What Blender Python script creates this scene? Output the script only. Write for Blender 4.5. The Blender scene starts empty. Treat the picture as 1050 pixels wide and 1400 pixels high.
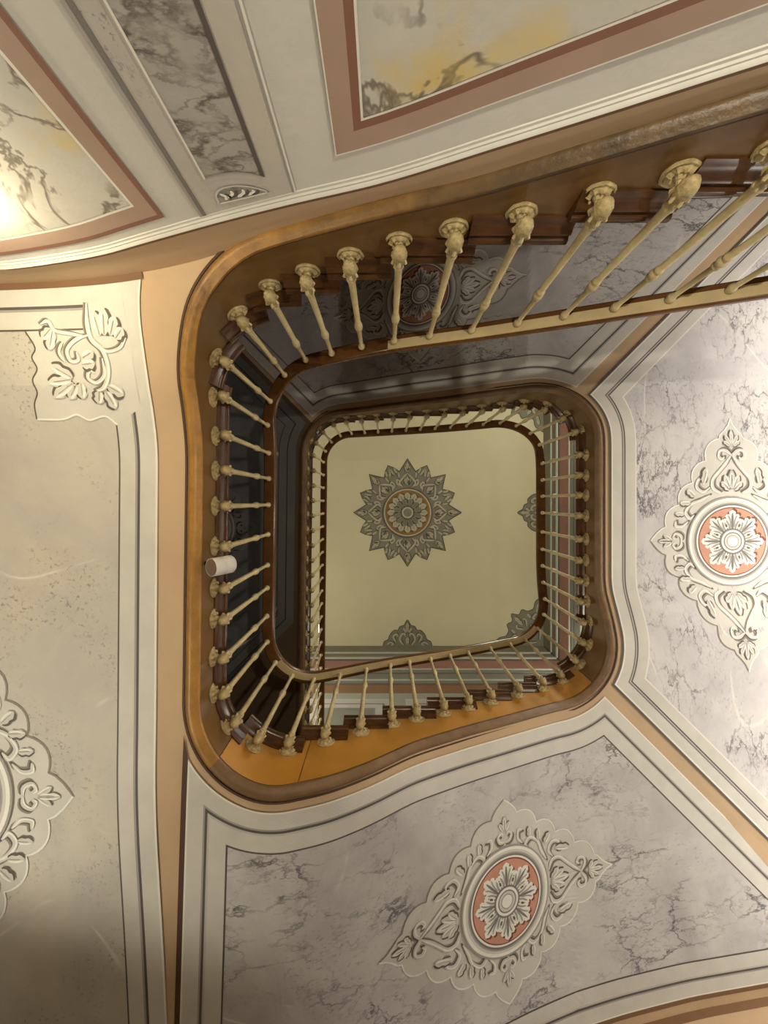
import bpy, math, random
import numpy as np
from mathutils import Vector
from mathutils.geometry import tessellate_polygon

random.seed(4)
PI = math.pi
CZ = 1.55                      # eye height of the camera above the hall floor
F, CX, CY = 560.0, 526.0, 685.0
SC = bpy.context.scene
COL = SC.collection

# ------------------------------------------------------------------ camera, world, light, exposure
cam_d = bpy.data.cameras.new('camera')
cam_d.sensor_fit = 'VERTICAL'
cam_d.sensor_height = 24.0
cam_d.lens = 24.0 * F / 1400.0
cam_d.shift_x = -(CX - 525.0) / 1400.0
cam_d.shift_y = (CY - 700.0) / 1400.0
cam_d.clip_start = 0.02
cam_d.clip_end = 60
cam = bpy.data.objects.new('camera', cam_d)
cam.location = (0, 0, CZ)
cam.rotation_euler = (PI, 0, 0)
COL.objects.link(cam)
SC.camera = cam

SC.view_settings.view_transform = 'Standard'
SC.view_settings.look = 'None'
SC.view_settings.gamma = 1.0
SC.view_settings.use_curve_mapping = False
SC.view_settings.exposure = 0.12

world = bpy.data.worlds.new('world')
world.use_nodes = True
world.node_tree.nodes['Background'].inputs[0].default_value = (0.02, 0.02, 0.02, 1)
world.node_tree.nodes['Background'].inputs[1].default_value = 0.3
SC.world = world


def lamp(name, loc, power, color, radius):
    d = bpy.data.lights.new(name, 'POINT')
    d.energy = power
    d.color = color
    d.shadow_soft_size = radius
    o = bpy.data.objects.new(name, d)
    o.location = (loc[0], loc[1], loc[2] + CZ)
    COL.objects.link(o)
    return o


WARM = (1.0, 0.89, 0.62)
SOFT = (1.0, 0.95, 0.80)
WHITE = (1.0, 0.97, 0.91)
CREAM = (1.0, 0.96, 0.83)



def uplight(name, loc, axis, power, color, radius, cone=177, blend=0.04):
    """spot for the added flood: shines inside its cone along axis"""
    d = bpy.data.lights.new(name, 'SPOT')
    d.energy = power
    d.color = color
    d.shadow_soft_size = radius
    d.spot_size = math.radians(cone)
    d.spot_blend = blend
    o = bpy.data.objects.new(name, d)
    o.location = (loc[0], loc[1], loc[2] + CZ)
    o.rotation_euler = Vector(axis).to_track_quat('-Z', 'Y').to_euler()
    COL.objects.link(o)
    return o


lamp('wall_lamp_light', (-1.66, -1.0, 1.42), 19, WARM, 0.05)
uplight('added_flood_light', (-3.4, 2.5, -0.3), (.5, -.8, .25), 215, SOFT, 0.10, 124, 0.3)  # unseen flood added to brighten the painted wall and left soffit
lamp('hall_floor_lamp_light', (0.75, -0.75, -1.0), 150, SOFT, 0.035)
lamp('right_side_light', (4.05, -1.5, 2.65), 66, WHITE, 0.10)
lamp('right_side_light', (4.05, 2.6, 2.3), 70, WHITE, 0.10)
lamp('right_side_light', (4.1, 0.5, 2.5), 92, WHITE, 0.10)  # unseen third lamp added to flatten the light on the right soffit
lamp('added_front_fill_light', (2.6, 3.55, -0.6), 26, WHITE, 0.12)  # unseen fill added to brighten the second flight's soffit
lamp('upper_lamp_light', (3.6, -2.6, 6.9), 320, CREAM, 0.15)
lamp('upper_left_light', (-2.8, 2.6, 7.2), 190, CREAM, 0.15)
lamp('upper_right_light', (4.0, 3.5, 8.3), 60, CREAM, 0.15)  # unseen fill added for the front part of the ceiling
lamp('upper_left_light', (-3.2, -2.4, 8.3), 60, CREAM, 0.15)

# ------------------------------------------------------------------ materials
MATS = {}


def lin(c):
    r = []
    for v in c:
        v = v / 255.0
        r.append(v / 12.92 if v <= 0.04045 else ((v + 0.055) / 1.055) ** 2.4)
    return (*r, 1.0)


class NT:
    def __init__(self, name):
        self.m = bpy.data.materials.new(name)
        self.m.use_nodes = True
        self.t = self.m.node_tree
        self.b = self.t.nodes['Principled BSDF']
        self.tc = None

    def n(self, kind, **kw):
        o = self.t.nodes.new(kind)
        for k, v in kw.items():
            if k in o.inputs:
                o.inputs[k].default_value = v
            else:
                setattr(o, k, v)
        return o

    def l(self, a, b):
        self.t.links.new(a, b)

    def coord(self, scale=(1, 1, 1), rot=(0, 0, 0)):
        if self.tc is None:
            self.tc = self.n('ShaderNodeTexCoord')
        mp = self.n('ShaderNodeMapping')
        mp.inputs['Scale'].default_value = scale
        mp.inputs['Rotation'].default_value = rot
        self.l(self.tc.outputs['Object'], mp.inputs['Vector'])
        return mp.outputs['Vector']

    def noise(self, vec, scale, detail=4, rough=0.55, dist=0.0):
        o = self.n('ShaderNodeTexNoise')
        o.inputs['Scale'].default_value = scale
        o.inputs['Detail'].default_value = detail
        o.inputs['Roughness'].default_value = rough
        o.inputs['Distortion'].default_value = dist
        self.l(vec, o.inputs['Vector'])
        return o.outputs['Fac']

    def ramp(self, fac, stops):
        o = self.n('ShaderNodeValToRGB')
        e = o.color_ramp.elements
        while len(e) < len(stops):
            e.new(0.5)
        for i, (p, c) in enumerate(stops):
            e[i].position = p
            e[i].color = c if len(c) == 4 else (*c, 1)
        self.l(fac, o.inputs['Fac'])
        return o.outputs['Color']

    def mix(self, fac, a, b):
        o = self.n('ShaderNodeMix', data_type='RGBA')
        if isinstance(fac, float):
            o.inputs[0].default_value = fac
        else:
            self.l(fac, o.inputs[0])
        for sock, v in ((o.inputs[6], a), (o.inputs[7], b)):
            if isinstance(v, tuple):
                sock.default_value = v
            else:
                self.l(v, sock)
        return o.outputs[2]

    def math(self, op, a, b=0.0, clamp=False):
        o = self.n('ShaderNodeMath', operation=op, use_clamp=clamp)
        for i, v in enumerate((a, b)):
            if isinstance(v, (int, float)):
                o.inputs[i].default_value = v
            else:
                self.l(v, o.inputs[i])
        return o.outputs[0]

    def bump(self, h, strength, dist=0.01):
        o = self.n('ShaderNodeBump')
        o.inputs['Strength'].default_value = strength
        o.inputs['Distance'].default_value = dist
        self.l(h, o.inputs['Height'])
        self.l(o.outputs['Normal'], self.b.inputs['Normal'])


def plain(name, c, rough=0.6, var=0.10, scale=3.0, metal=0.0, bump=0.0, bscale=60, spec=0.3, stretch=(1, 1, 1)):
    if name in MATS:
        return MATS[name]
    t = NT(name)
    v = t.coord(stretch)
    f = t.noise(v, scale, 5, 0.6)
    d = tuple(max(0, x * (1 - 2.2 * var)) for x in lin(c)[:3]) + (1.0,)
    h = tuple(min(1, x * (1 + 1.2 * var)) for x in lin(c)[:3]) + (1.0,)
    t.l(t.ramp(f, [(0.25, d), (0.75, h)]), t.b.inputs['Base Color'])
    t.b.inputs['Roughness'].default_value = rough
    t.b.inputs['Metallic'].default_value = metal
    t.b.inputs['Specular IOR Level'].default_value = spec
    if bump:
        t.bump(t.noise(v, bscale, 3), bump)
    MATS[name] = t.m
    return t.m


def marble(name, base, dark, light, vscale=5.5, vein=(84, 78, 82), warm=None, amount=0.85, cover=0.5, stretch=(1, 1, 1), speck=0.7, vw=1.0, cloudscale=1.3):
    t = NT(name)
    v0 = t.coord((1, 1, 1))
    v = t.coord(stretch)
    cloud = t.noise(v0, cloudscale, 7, 0.62, 0.6)
    col = t.ramp(cloud, [(0.32, lin(dark)), (0.5, lin(base)), (0.68, lin(light))])
    # streaky clouds along the grain of the painted stone
    st = t.ramp(t.noise(v, 5.0, 6, 0.65), [(0.42, (0, 0, 0)), (0.66, (1, 1, 1))])
    col = t.mix(t.math('MULTIPLY', st, 0.35), col, lin(dark))
    # crackled dark veins in patches, two sizes
    warpn = t.n('ShaderNodeTexNoise')
    warpn.inputs['Scale'].default_value = 5.0
    warpn.inputs['Detail'].default_value = 6
    warpn.inputs['Roughness'].default_value = 0.65
    t.l(v, warpn.inputs['Vector'])
    add = t.n('ShaderNodeVectorMath', operation='MULTIPLY_ADD')
    t.l(warpn.outputs['Color'], add.inputs[0])
    add.inputs[1].default_value = (0.34, 0.34, 0.34)
    t.l(v, add.inputs[2])
    for vs, wd, am, lo in ((vscale, 0.040, 1.0, 0.0), (vscale * 2.2, 0.050, 0.8, 0.05)):
        vo = t.n('ShaderNodeTexVoronoi', feature='DISTANCE_TO_EDGE')
        vo.inputs['Scale'].default_value = vs
        t.l(add.outputs[0], vo.inputs['Vector'])
        line = t.ramp(vo.outputs['Distance'], [(0.0, (1, 1, 1)), (0.35 * wd * vw, (0.7, 0.7, 0.7)), (wd * vw, (0, 0, 0))])
        e = 0.62 + lo - 0.28 * cover
        mask = t.ramp(t.noise(v0, 1.15, 4, 0.6), [(e, (0, 0, 0)), (e + 0.12, (1, 1, 1))])
        brk = t.ramp(t.noise(v, 6.0 + vs, 3, 0.6), [(0.30, (0, 0, 0)), (0.52, (1, 1, 1))])
        vm = t.math('MULTIPLY', t.math('MULTIPLY', line, mask), t.math('MULTIPLY', brk, amount * am))
        col = t.mix(vm, col, lin(vein))
    # little dabs of the sponge
    sp = t.noise(v, 46.0, 4, 0.7)
    spm = t.ramp(sp, [(0.56, (0, 0, 0)), (0.63, (1, 1, 1))])
    area = t.ramp(t.noise(v0, 2.1, 4), [(0.46, (0, 0, 0)), (0.60, (1, 1, 1))])
    col = t.mix(t.math('MULTIPLY', t.math('MULTIPLY', spm, area), 0.5 * speck), col, lin(vein))
    # thin white veins
    f = t.noise(t.coord(stretch, (0.3, 0.2, 0.9)), 0.7, 1.0, 0.4, 0.25)
    d = t.math('ABSOLUTE', t.math('SUBTRACT', f, 0.5))
    wl = t.ramp(d, [(0.0, (1, 1, 1)), (0.002, (0.8, 0.8, 0.8)), (0.0042, (0, 0, 0))])
    wm = t.ramp(t.noise(v0, 1.6, 3), [(0.50, (0, 0, 0)), (0.58, (1, 1, 1))])
    col = t.mix(t.math('MULTIPLY', t.math('MULTIPLY', wl, wm), 0.7), col, lin((238, 232, 220)))
    if warm:
        wf = t.ramp(t.noise(t.coord((1, 1, 1), (0, 0.9, 0.4)), 2.4, 4, 0.55, 0.5), [(0.54, (0, 0, 0)), (0.66, (1, 1, 1))])
        col = t.mix(t.math('MULTIPLY', wf, 0.8), col, lin(warm))
        d2 = t.math('ABSOLUTE', t.math('SUBTRACT', t.noise(t.coord((1, 1, 1), (0.2, 0.5, 0.1)), 1.6, 5, 0.6, 0.9), 0.5))
        dl = t.ramp(d2, [(0.0, (1, 1, 1)), (0.010, (0.8, 0.8, 0.8)), (0.024, (0, 0, 0))])
        dm = t.ramp(t.noise(v0, 2.2, 3), [(0.42, (0, 0, 0)), (0.50, (1, 1, 1))])
        col = t.mix(t.math('MULTIPLY', t.math('MULTIPLY', dl, dm), 0.85), col, lin(vein))
    t.l(col, t.b.inputs['Base Color'])
    t.b.inputs['Roughness'].default_value = 0.6
    t.b.inputs['Specular IOR Level'].default_value = 0.25
    t.bump(t.noise(v0, 30, 4), 0.12)
    MATS[name] = t.m
    return t.m


M_BEIGE = plain('beige_distemper', (198, 168, 132), 0.7, 0.05, 2.0, bump=0.08, bscale=25)
M_BROWNLINE = plain('brown_paint', (128, 96, 68), 0.7, 0.06)
M_DARKBROWN = plain('dark_brown_paint', (86, 62, 46), 0.7, 0.06)
M_OFFWHITE = plain('offwhite_paint', (214, 208, 196), 0.65, 0.05, 4, bump=0.08, bscale=25)
M_PALE = plain('pale_grey_paint', (198, 193, 184), 0.65, 0.05, 4)
M_WHITELINE = plain('white_paint', (236, 230, 216), 0.6, 0.03)
M_GREYLINE = plain('grey_paint', (128, 122, 116), 0.65, 0.05)
M_MIDGREY = plain('mid_grey_paint', (168, 162, 154), 0.65, 0.05)
M_DARKLINE = plain('dark_grey_paint', (98, 90, 84), 0.65, 0.05)
M_WALL = plain('wall_limewash', (216, 210, 198), 0.75, 0.06, 1.2, bump=0.25, bscale=18)
M_OUTER = plain('umber_wall_paint', (104, 90, 74), 0.75, 0.06, 1.5)
M_PINK = plain('rose_brown_paint', (178, 150, 130), 0.7, 0.05)
M_ROSE = plain('dark_rose_paint', (142, 100, 82), 0.7, 0.05)
M_TERRA = plain('terracotta_paint', (212, 154, 128), 0.65, 0.08)
M_TERRADARK = plain('terracotta_shadow_paint', (132, 78, 56), 0.65, 0.06)
M_ORN = plain('ornament_ground_paint', (216, 210, 198), 0.65, 0.04)
M_ORNSH = plain('ornament_shadow_paint', (150, 140, 126), 0.65, 0.05)
M_ORNDK = plain('ornament_dark_paint', (104, 96, 86), 0.65, 0.05)
M_ORNHI = plain('ornament_light_paint', (244, 240, 228), 0.6, 0.03)
M_ORNMID = plain('ornament_grey_paint', (184, 178, 168), 0.65, 0.05)
M_MARBLE = marble('grey_marbling', (212, 206, 203), (192, 186, 185), (224, 218, 211), 4.6, stretch=(1, .5, 1), cover=.62)
M_MARBLE_X = marble('grey_marbling_crossways', (206, 200, 195), (182, 176, 173), (218, 212, 204), 3.7, stretch=(.5, 1, .8), cover=.62)
M_MARBLE_C = marble('cream_marbling', (202, 194, 180), (188, 180, 170), (212, 200, 178), amount=0.12, cover=0.2, speck=1.0)
M_MARBLE_P = marble('dark_grey_marbling', (174, 168, 158), (152, 146, 137), (190, 184, 173), 3.6, (98, 90, 82), stretch=(.8, 1, 1.6), cover=1.2, amount=1.0, speck=.2, vw=1.8, cloudscale=3)
M_MARBLE_Y = marble('yellow_marbling', (208, 202, 188), (198, 192, 180), (216, 210, 196), 2.6, (112, 98, 84), warm=(222, 194, 112), cover=0.2, amount=0.5, speck=0.1)
def worn_shaded_gold():  # worn ochre; darkening to olive along the flight is shade put into colour
    t = NT('worn_shaded_ochre_paint')
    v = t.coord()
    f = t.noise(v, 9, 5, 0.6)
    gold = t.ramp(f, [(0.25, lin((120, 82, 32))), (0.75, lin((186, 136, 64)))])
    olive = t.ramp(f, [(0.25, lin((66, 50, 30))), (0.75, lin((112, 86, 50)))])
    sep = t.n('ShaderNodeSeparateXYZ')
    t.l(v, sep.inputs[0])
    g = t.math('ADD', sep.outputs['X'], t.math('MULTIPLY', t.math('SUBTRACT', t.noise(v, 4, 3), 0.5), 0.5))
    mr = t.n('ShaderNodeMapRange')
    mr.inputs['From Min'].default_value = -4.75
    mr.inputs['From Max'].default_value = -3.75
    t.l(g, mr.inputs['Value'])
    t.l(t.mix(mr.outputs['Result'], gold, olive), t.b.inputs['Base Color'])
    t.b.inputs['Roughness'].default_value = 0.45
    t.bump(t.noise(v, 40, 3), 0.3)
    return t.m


M_SHADEGOLD = worn_shaded_gold()
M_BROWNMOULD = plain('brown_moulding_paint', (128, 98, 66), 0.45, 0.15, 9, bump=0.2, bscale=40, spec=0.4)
M_SHADEMARBLE = marble('shaded_marbling', (104, 104, 102), (88, 89, 88), (116, 115, 112), 4.0, (60, 58, 58), stretch=(1, .5, 1), cover=.5)  # darkened copies for the highest landing's soffit, shade put into the colour
M_SHADEPALE = plain('shaded_band_paint', (112, 110, 104), 0.7, 0.05)
M_SHADELINE = plain('shaded_line_paint', (56, 53, 50), 0.7, 0.05)
M_SHADEBEIGE = plain('shaded_beige_distemper', (104, 84, 62), 0.7, 0.05, 2.0)  # beige distemper of that soffit with the shade put into its colour
M_GOLD = plain('ochre_moulding_paint', (168, 120, 52), 0.42, 0.18, 9, bump=0.3, bscale=40, spec=0.5, stretch=(1, 1, 1))
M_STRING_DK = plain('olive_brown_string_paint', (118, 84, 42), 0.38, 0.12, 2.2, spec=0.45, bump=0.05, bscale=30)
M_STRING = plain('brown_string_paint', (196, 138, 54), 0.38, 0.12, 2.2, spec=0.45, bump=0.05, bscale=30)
M_WOOD = plain('dark_varnished_wood', (84, 53, 28), 0.26, 0.25, 8, spec=0.5, stretch=(1, 1, 4))
M_RAIL = plain('handrail_wood', (104, 67, 34), 0.22, 0.2, 6, spec=0.55)
M_BAR = plain('cream_painted_bar', (204, 180, 132), 0.4, 0.1, 6, spec=0.4)
M_IRON = plain('cream_painted_iron', (208, 187, 138), 0.45, 0.12, 14, spec=0.45, bump=0.15, bscale=70)
M_IRONDK = plain('worn_cream_iron', (190, 167, 116), 0.5, 0.22, 40, spec=0.45, bump=0.5, bscale=90)
M_CEIL = plain('ceiling_cream_paint', (196, 187, 152), 0.8, 0.04, 0.7)
M_UPLINE = plain('upper_cornice_line_paint', (176, 174, 160), 0.7, 0.05)
M_UPWALL = plain('upper_wall_paint', (146, 146, 134), 0.75, 0.05, 2)
M_CEILORN = plain('ceiling_grey_green', (122, 117, 98), 0.75, 0.06)
M_CEILDK = plain('ceiling_ornament_dark', (84, 79, 64), 0.75, 0.06)
M_CEILHI = plain('ceiling_ornament_light', (170, 162, 136), 0.75, 0.06)
M_CEILGOLD = plain('ceiling_ornament_gold', (134, 98, 52), 0.6, 0.12)
M_BLUEGREY = plain('blue_grey_paint', (120, 120, 108), 0.7, 0.05)
M_FRIEZE = plain('pink_frieze_paint', (150, 108, 94), 0.7, 0.06)
M_FLOORM = plain('stone_floor', (96, 86, 74), 0.5, 0.08, 2)
M_LAMPW = plain('white_plastic', (214, 206, 194), 0.4, 0.03)
M_LAMPD = plain('dull_brown_glass', (112, 88, 72), 0.3, 0.03)
M_BRACK = plain('dark_bracket_metal', (60, 50, 40), 0.4, 0.05, metal=0.6)

# ------------------------------------------------------------------ mesh helpers
ORG = {}


def link(o, parent=None):
    COL.objects.link(o)
    if parent is not None:
        o.parent = parent
    return o


def tag(o, label=None, cat=None, group=None, kind=None):
    if label:
        o['label'] = label
    if cat:
        o['category'] = cat
    if group:
        o['group'] = group
    if kind:
        o['kind'] = kind
    return o


def empty(name, loc):
    o = bpy.data.objects.new(name, None)
    o.empty_display_size = 0.1
    o.location = (loc[0], loc[1], loc[2] + CZ)
    ORG[o.name] = Vector((loc[0], loc[1], loc[2]))
    COL.objects.link(o)
    return o


class MB:
    """vertices in camera-height coordinates (z = 0 at the lens)"""

    def __init__(self):
        self.v, self.f, self.m, self.mats = [], [], [], []

    def mi(self, mat):
        if mat not in self.mats:
            self.mats.append(mat)
        return self.mats.index(mat)

    def grid(self, rows, mat, close_u=False, close_v=False):
        """rows: list of equally long lists of points"""
        k = self.mi(mat)
        b = len(self.v)
        n = len(rows[0])
        for r in rows:
            self.v.extend([tuple(p) for p in r])
        R = len(rows)
        for i in range(R if close_u else R - 1):
            for j in range(n if close_v else n - 1):
                i2, j2 = (i + 1) % R, (j + 1) % n
                self.f.append((b + i * n + j, b + i2 * n + j, b + i2 * n + j2, b + i * n + j2))
                self.m.append(k)

    def poly(self, pts, mat):
        k = self.mi(mat)
        b = len(self.v)
        self.v.extend([tuple(p) for p in pts])
        self.f.append(tuple(range(b, b + len(pts))))
        self.m.append(k)

    def box(self, x0, x1, y0, y1, z0, z1, mat):
        p = [(x0, y0, z0), (x1, y0, z0), (x1, y1, z0), (x0, y1, z0), (x0, y0, z1), (x1, y0, z1), (x1, y1, z1), (x0, y1, z1)]
        k = self.mi(mat)
        b = len(self.v)
        self.v.extend(p)
        for q in ((3, 2, 1, 0), (4, 5, 6, 7), (0, 1, 5, 4), (1, 2, 6, 5), (2, 3, 7, 6), (3, 0, 4, 7)):
            self.f.append(tuple(b + i for i in q))
            self.m.append(k)

    def lathe(self, prof, mat, segs=12, org=(0, 0, 0), axis='z'):
        rows = []
        for r, h in prof:
            row = []
            for i in range(segs):
                a = 2 * PI * i / segs
                c, s = r * math.cos(a), r * math.sin(a)
                p = (c, s, h) if axis == 'z' else (-h, c, s)
                row.append((org[0] + p[0], org[1] + p[1], org[2] + p[2]))
            rows.append(row)
        self.grid(rows, mat, close_v=True)
        self.poly(rows[0][::-1], mat)
        self.poly(rows[-1], mat)

    def tube(self, pts, radii, mat, segs=8):
        rows = []
        for i, p in enumerate(pts):
            p = Vector(p)
            a = Vector(pts[max(0, i - 1)])
            c = Vector(pts[min(len(pts) - 1, i + 1)])
            t = (c - a).normalized()
            u = t.orthogonal().normalized() if abs(t.y) > 0.9 else t.cross(Vector((0, 1, 0))).normalized()
            w = t.cross(u)
            rows.append([tuple(p + radii[i] * (math.cos(2 * PI * k / segs) * u + math.sin(2 * PI * k / segs) * w)) for k in range(segs)])
        self.grid(rows, mat, close_v=True)
        self.poly(rows[0][::-1], mat)
        self.poly(rows[-1], mat)

    def mesh(self, name, org=Vector((0, 0, 0)), cz=CZ, smooth=None):
        me = bpy.data.meshes.new(name)
        vv = np.array(self.v, dtype=float)
        vv -= np.array(org)
        vv[:, 2] += cz
        me.from_pydata(vv.tolist(), [], self.f)
        for m in self.mats:
            me.materials.append(m)
        me.polygons.foreach_set('material_index', self.m)
        if smooth is not None:
            me.polygons.foreach_set('use_smooth', [True] * len(me.polygons))
            me.set_sharp_from_angle(angle=math.radians(smooth))
        me.update()
        return me

    def build(self, name, parent=None, smooth=None, label=None):
        if parent is not None and parent.name in ORG:
            org = ORG[parent.name]
            me = self.mesh(name, org, 0.0, smooth)
        else:
            org = None
            me = self.mesh(name, smooth=smooth)
        o = bpy.data.objects.new(name, me)
        link(o, parent)
        if org is not None:
            ORG[o.name] = org
        elif parent is None:
            ORG[o.name] = Vector((0, 0, -CZ))
        if label:
            o['label'] = label
        return o


# ------------------------------------------------------------------ the plan of the stair well
XL, XR, YF, YR = -3.7, 4.27, 3.9, -3.2      # outer walls (front = foot of the picture, rear = head of the picture)
ZC = 11.0                                    # ceiling
RAD = 0.5
VERT = [(4.2, -1.09), (-1.02, -1.09), (-1.055, 1.62), (1.9, 1.62), (1.9, -1.09), (-1.02, -1.09), (-1.08, 3.76)]
pts, curv = [], []
ARC = []


def add_pts(p, k):
    pts.append(p)
    curv.append(k)


def seg(a, b):
    n = max(2, int(math.dist(a, b) / 0.01))
    for i in range(n):
        t = i / n
        add_pts((a[0] + (b[0] - a[0]) * t, a[1] + (b[1] - a[1]) * t), 0.0)


cur = VERT[0]
arc_idx = []
for i in range(1, len(VERT) - 1):
    A, B, C = map(np.array, (VERT[i - 1], VERT[i], VERT[i + 1]))
    d1 = (B - A) / np.linalg.norm(B - A)
    d2 = (C - B) / np.linalg.norm(C - B)
    th = math.acos(float(np.clip(d1 @ d2, -1, 1)))
    t = RAD * math.tan(th / 2)
    p1, p2 = B - d1 * t, B + d2 * t
    seg(cur, p1)
    n_out = np.array((-d1[1], d1[0]))
    cen = p1 - n_out * RAD
    a0 = math.atan2(*(p1 - cen)[::-1])
    s0 = len(pts)
    n = 80
    for j in range(n):
        a = a0 - th * j / n
        add_pts((cen[0] + RAD * math.cos(a), cen[1] + RAD * math.sin(a)), 1.0 / RAD)
    arc_idx.append((s0, s0 + n // 2, s0 + n))
    cur = tuple(p2)
seg(cur, VERT[-1])
add_pts(VERT[-1], 0.0)
P = np.array(pts)
KAP = np.array(curv)
S = np.concatenate([[0], np.cumsum(np.linalg.norm(np.diff(P, axis=0), axis=1))])
TAN = np.gradient(P, S, axis=0)
TAN /= np.linalg.norm(TAN, axis=1)[:, None]
NRM = np.stack([-TAN[:, 1], TAN[:, 0]], axis=1)
A1, A2, A3, A4, A5 = [tuple(S[k] for k in a) for a in arc_idx]
SE = S[-1]


def at(s, w=0.0):
    s = np.asarray(s, float)
    w = np.asarray(w, float)
    x, y = np.interp(s, S, P[:, 0]), np.interp(s, S, P[:, 1])
    nx, ny = np.interp(s, S, NRM[:, 0]), np.interp(s, S, NRM[:, 1])
    L = np.hypot(nx, ny)
    return np.stack([x + w * nx / L, y + w * ny / L], axis=-1)


def near(q, s0, s1):
    """nearest parameter and distance on the path between s0 and s1"""
    q = np.atleast_2d(np.asarray(q, float))
    i0, i1 = np.searchsorted(S, s0), min(len(S) - 1, np.searchsorted(S, s1))
    sub = P[i0:i1 + 1]
    out_s, out_w = np.empty(len(q)), np.empty(len(q))
    for c in range(0, len(q), 4000):
        qq = q[c:c + 4000]
        d2 = ((qq[:, None, :] - sub[None, :, :]) ** 2).sum(2)
        k = d2.argmin(1) + i0
        w = ((qq - P[k]) * NRM[k]).sum(1)
        ds = ((qq - P[k]) * TAN[k]).sum(1) / np.maximum(0.2, 1 + KAP[k] * w)
        out_s[c:c + 4000] = np.clip(S[k] + ds, s0, s1)
        out_w[c:c + 4000] = w
    return out_s, out_w


def sx(x):          # first flight
    return 4.2 - x


def onp(x, y, lo, hi):
    return float(near([(x, y)], lo, hi)[0][0])


def curve(ctrl, sm=0.10):
    ctrl = sorted(ctrl)
    z = np.interp(S, [c[0] for c in ctrl], [c[1] for c in ctrl])
    # gaussian smoothing along the path
    u = np.arange(0, SE, 0.02)
    zu = np.interp(u, S, z)
    k = np.arange(-int(3 * sm / 0.02), int(3 * sm / 0.02) + 1) * 0.02
    g = np.exp(-0.5 * (k / sm) ** 2)
    g /= g.sum()
    pad = len(k) // 2
    e0 = zu[0] + (np.arange(-pad, 0)) * (zu[1] - zu[0])
    e1 = zu[-1] + np.arange(1, pad + 1) * (zu[-1] - zu[-2])
    zs = np.convolve(np.concatenate([e0, zu, e1]), g, 'valid')
    return lambda s: np.interp(s, u, zs)


bot = lambda x: onp(x, 1.62, A2[1], A3[1])
top2 = lambda x: onp(x, -1.09, A4[1], A5[1])
rgt = lambda y: onp(1.9, y, A3[1], A4[1])
lft = lambda y: onp(-1.03, y, A1[1], A2[1])
a1 = lambda x, y: onp(x, y, A1[0] - 0.1, A1[2] + 0.3)
a3 = lambda x, y: onp(x, y, A3[0] - 0.1, A3[2] + 0.3)
a4 = lambda x, y: onp(x, y, A4[0] - 0.3, A4[2] + 0.1)

ZG = curve([(0, -0.13), (sx(1.06), 1.13), (sx(.593), 1.333), (sx(.32), 1.453), (sx(0), 1.553), (sx(-.38), 1.696),
            (a1(-.572, -1.075), 1.78), (a1(-.767, -1.034), 1.895), (a1(-.907, -.911), 2.0), (a1(-.989, -.8), 2.12),
            (lft(-.55), 2.232), (lft(-.3), 2.298), (A2[0], 2.298), (A2[1], 2.285), (bot(-.66), 2.285), (bot(-.326), 2.387),
            (bot(-.086), 2.527), (bot(.185), 2.733), (bot(.6), 2.936), (bot(.873), 3.054), (bot(1.4), 3.29),
            (a3(1.66, 1.54), 3.36), (a3(1.827, 1.372), 3.41), (a3(1.879, 1.238), 3.46), (rgt(1.0), 3.56), (rgt(.78), 3.69),
            (A4[0], 3.69), (a4(1.887, -.724), 3.72), (a4(1.78, -.916), 3.8), (a4(1.63, -1.059), 3.93), (top2(1.4), 4.08),
            (top2(1.11), 4.22), (top2(.72), 4.46), (top2(.28), 4.68), (top2(-.5), 5.10), (A5[1], 5.24), (A5[2], 5.30), (SE, 5.30)], 0.07)
ZR = curve([(0, 0.02), (sx(.98), 1.36), (sx(.52), 1.55), (sx(.05), 1.71), (sx(-.155), 1.81), (sx(-.363), 1.935), (A1[0], 2.03),
            (A1[1], 2.27), (A1[2], 2.46), (lft(-.35), 2.49), (A2[0], 2.49), (A2[1], 2.53), (bot(-.617), 2.64), (bot(-.36), 2.77),
            (bot(0), 2.955), (bot(.5), 3.14), (bot(1.1), 3.40), (bot(1.367), 3.55), (A3[1], 3.68), (a3(1.86, 1.3), 3.73),
            (rgt(.9), 3.86), (A4[0], 3.86), (A4[1], 4.15), (top2(1.4), 4.5), (top2(.8), 4.82), (top2(0), 5.12), (top2(-.5), 5.30),
            (A5[2], 5.49), (SE, 5.49)], 0.12)
lo0 = A3[0] + (A3[2] - A3[0]) * 12.6 / 90
lo1 = A3[0] + (A3[2] - A3[0]) * 31 / 90
ZO = curve([(0, -.13), (sx(1.06), 1.13), (sx(-.38), 1.696), (A1[1], 2.02), (lft(-.55), 2.24), (lft(-.2), 2.298), (A2[2], 2.298), (bot(-.4), 2.355), (bot(0), 2.53), (bot(.3), 2.66), (bot(.7), 2.81), (bot(1.0), 2.90), (bot(1.25), 2.962),
            (A3[0], 2.995), (lo0, 3.10), (lo1, 3.215), (A3[1], 3.38), (A3[2], 3.60), (rgt(.7), 3.69), (A4[0], 3.69),
            (A4[1], 3.84), (A4[2], 3.92), (top2(.36), 4.16), (top2(-.5), 4.7), (A5[1], 5.16), (A5[2], 5.30), (SE, 5.30)], 0.045)


_zox = smooth_pts = None
OXC = np.array([(-4, 2.298), (-1.2, 2.298), (-.62, 2.305), (-.3, 2.36), (0, 2.455), (.35, 2.59), (.7, 2.72), (1.05, 2.84), (1.4, 2.94), (1.8, 3.03), (2.4, 3.14), (3.0, 3.22), (3.6, 3.30), (4.1, 3.38), (4.4, 3.42)])


def zox(x):
    xx = np.linspace(-4, 4.4, 421)
    z = np.interp(xx, OXC[:, 0], OXC[:, 1])
    k = np.exp(-0.5 * (np.arange(-12, 13) / 5.0) ** 2)
    z = np.convolve(np.pad(z, 12, 'edge'), k / k.sum(), 'valid')
    return np.interp(x, xx, z)


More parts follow.
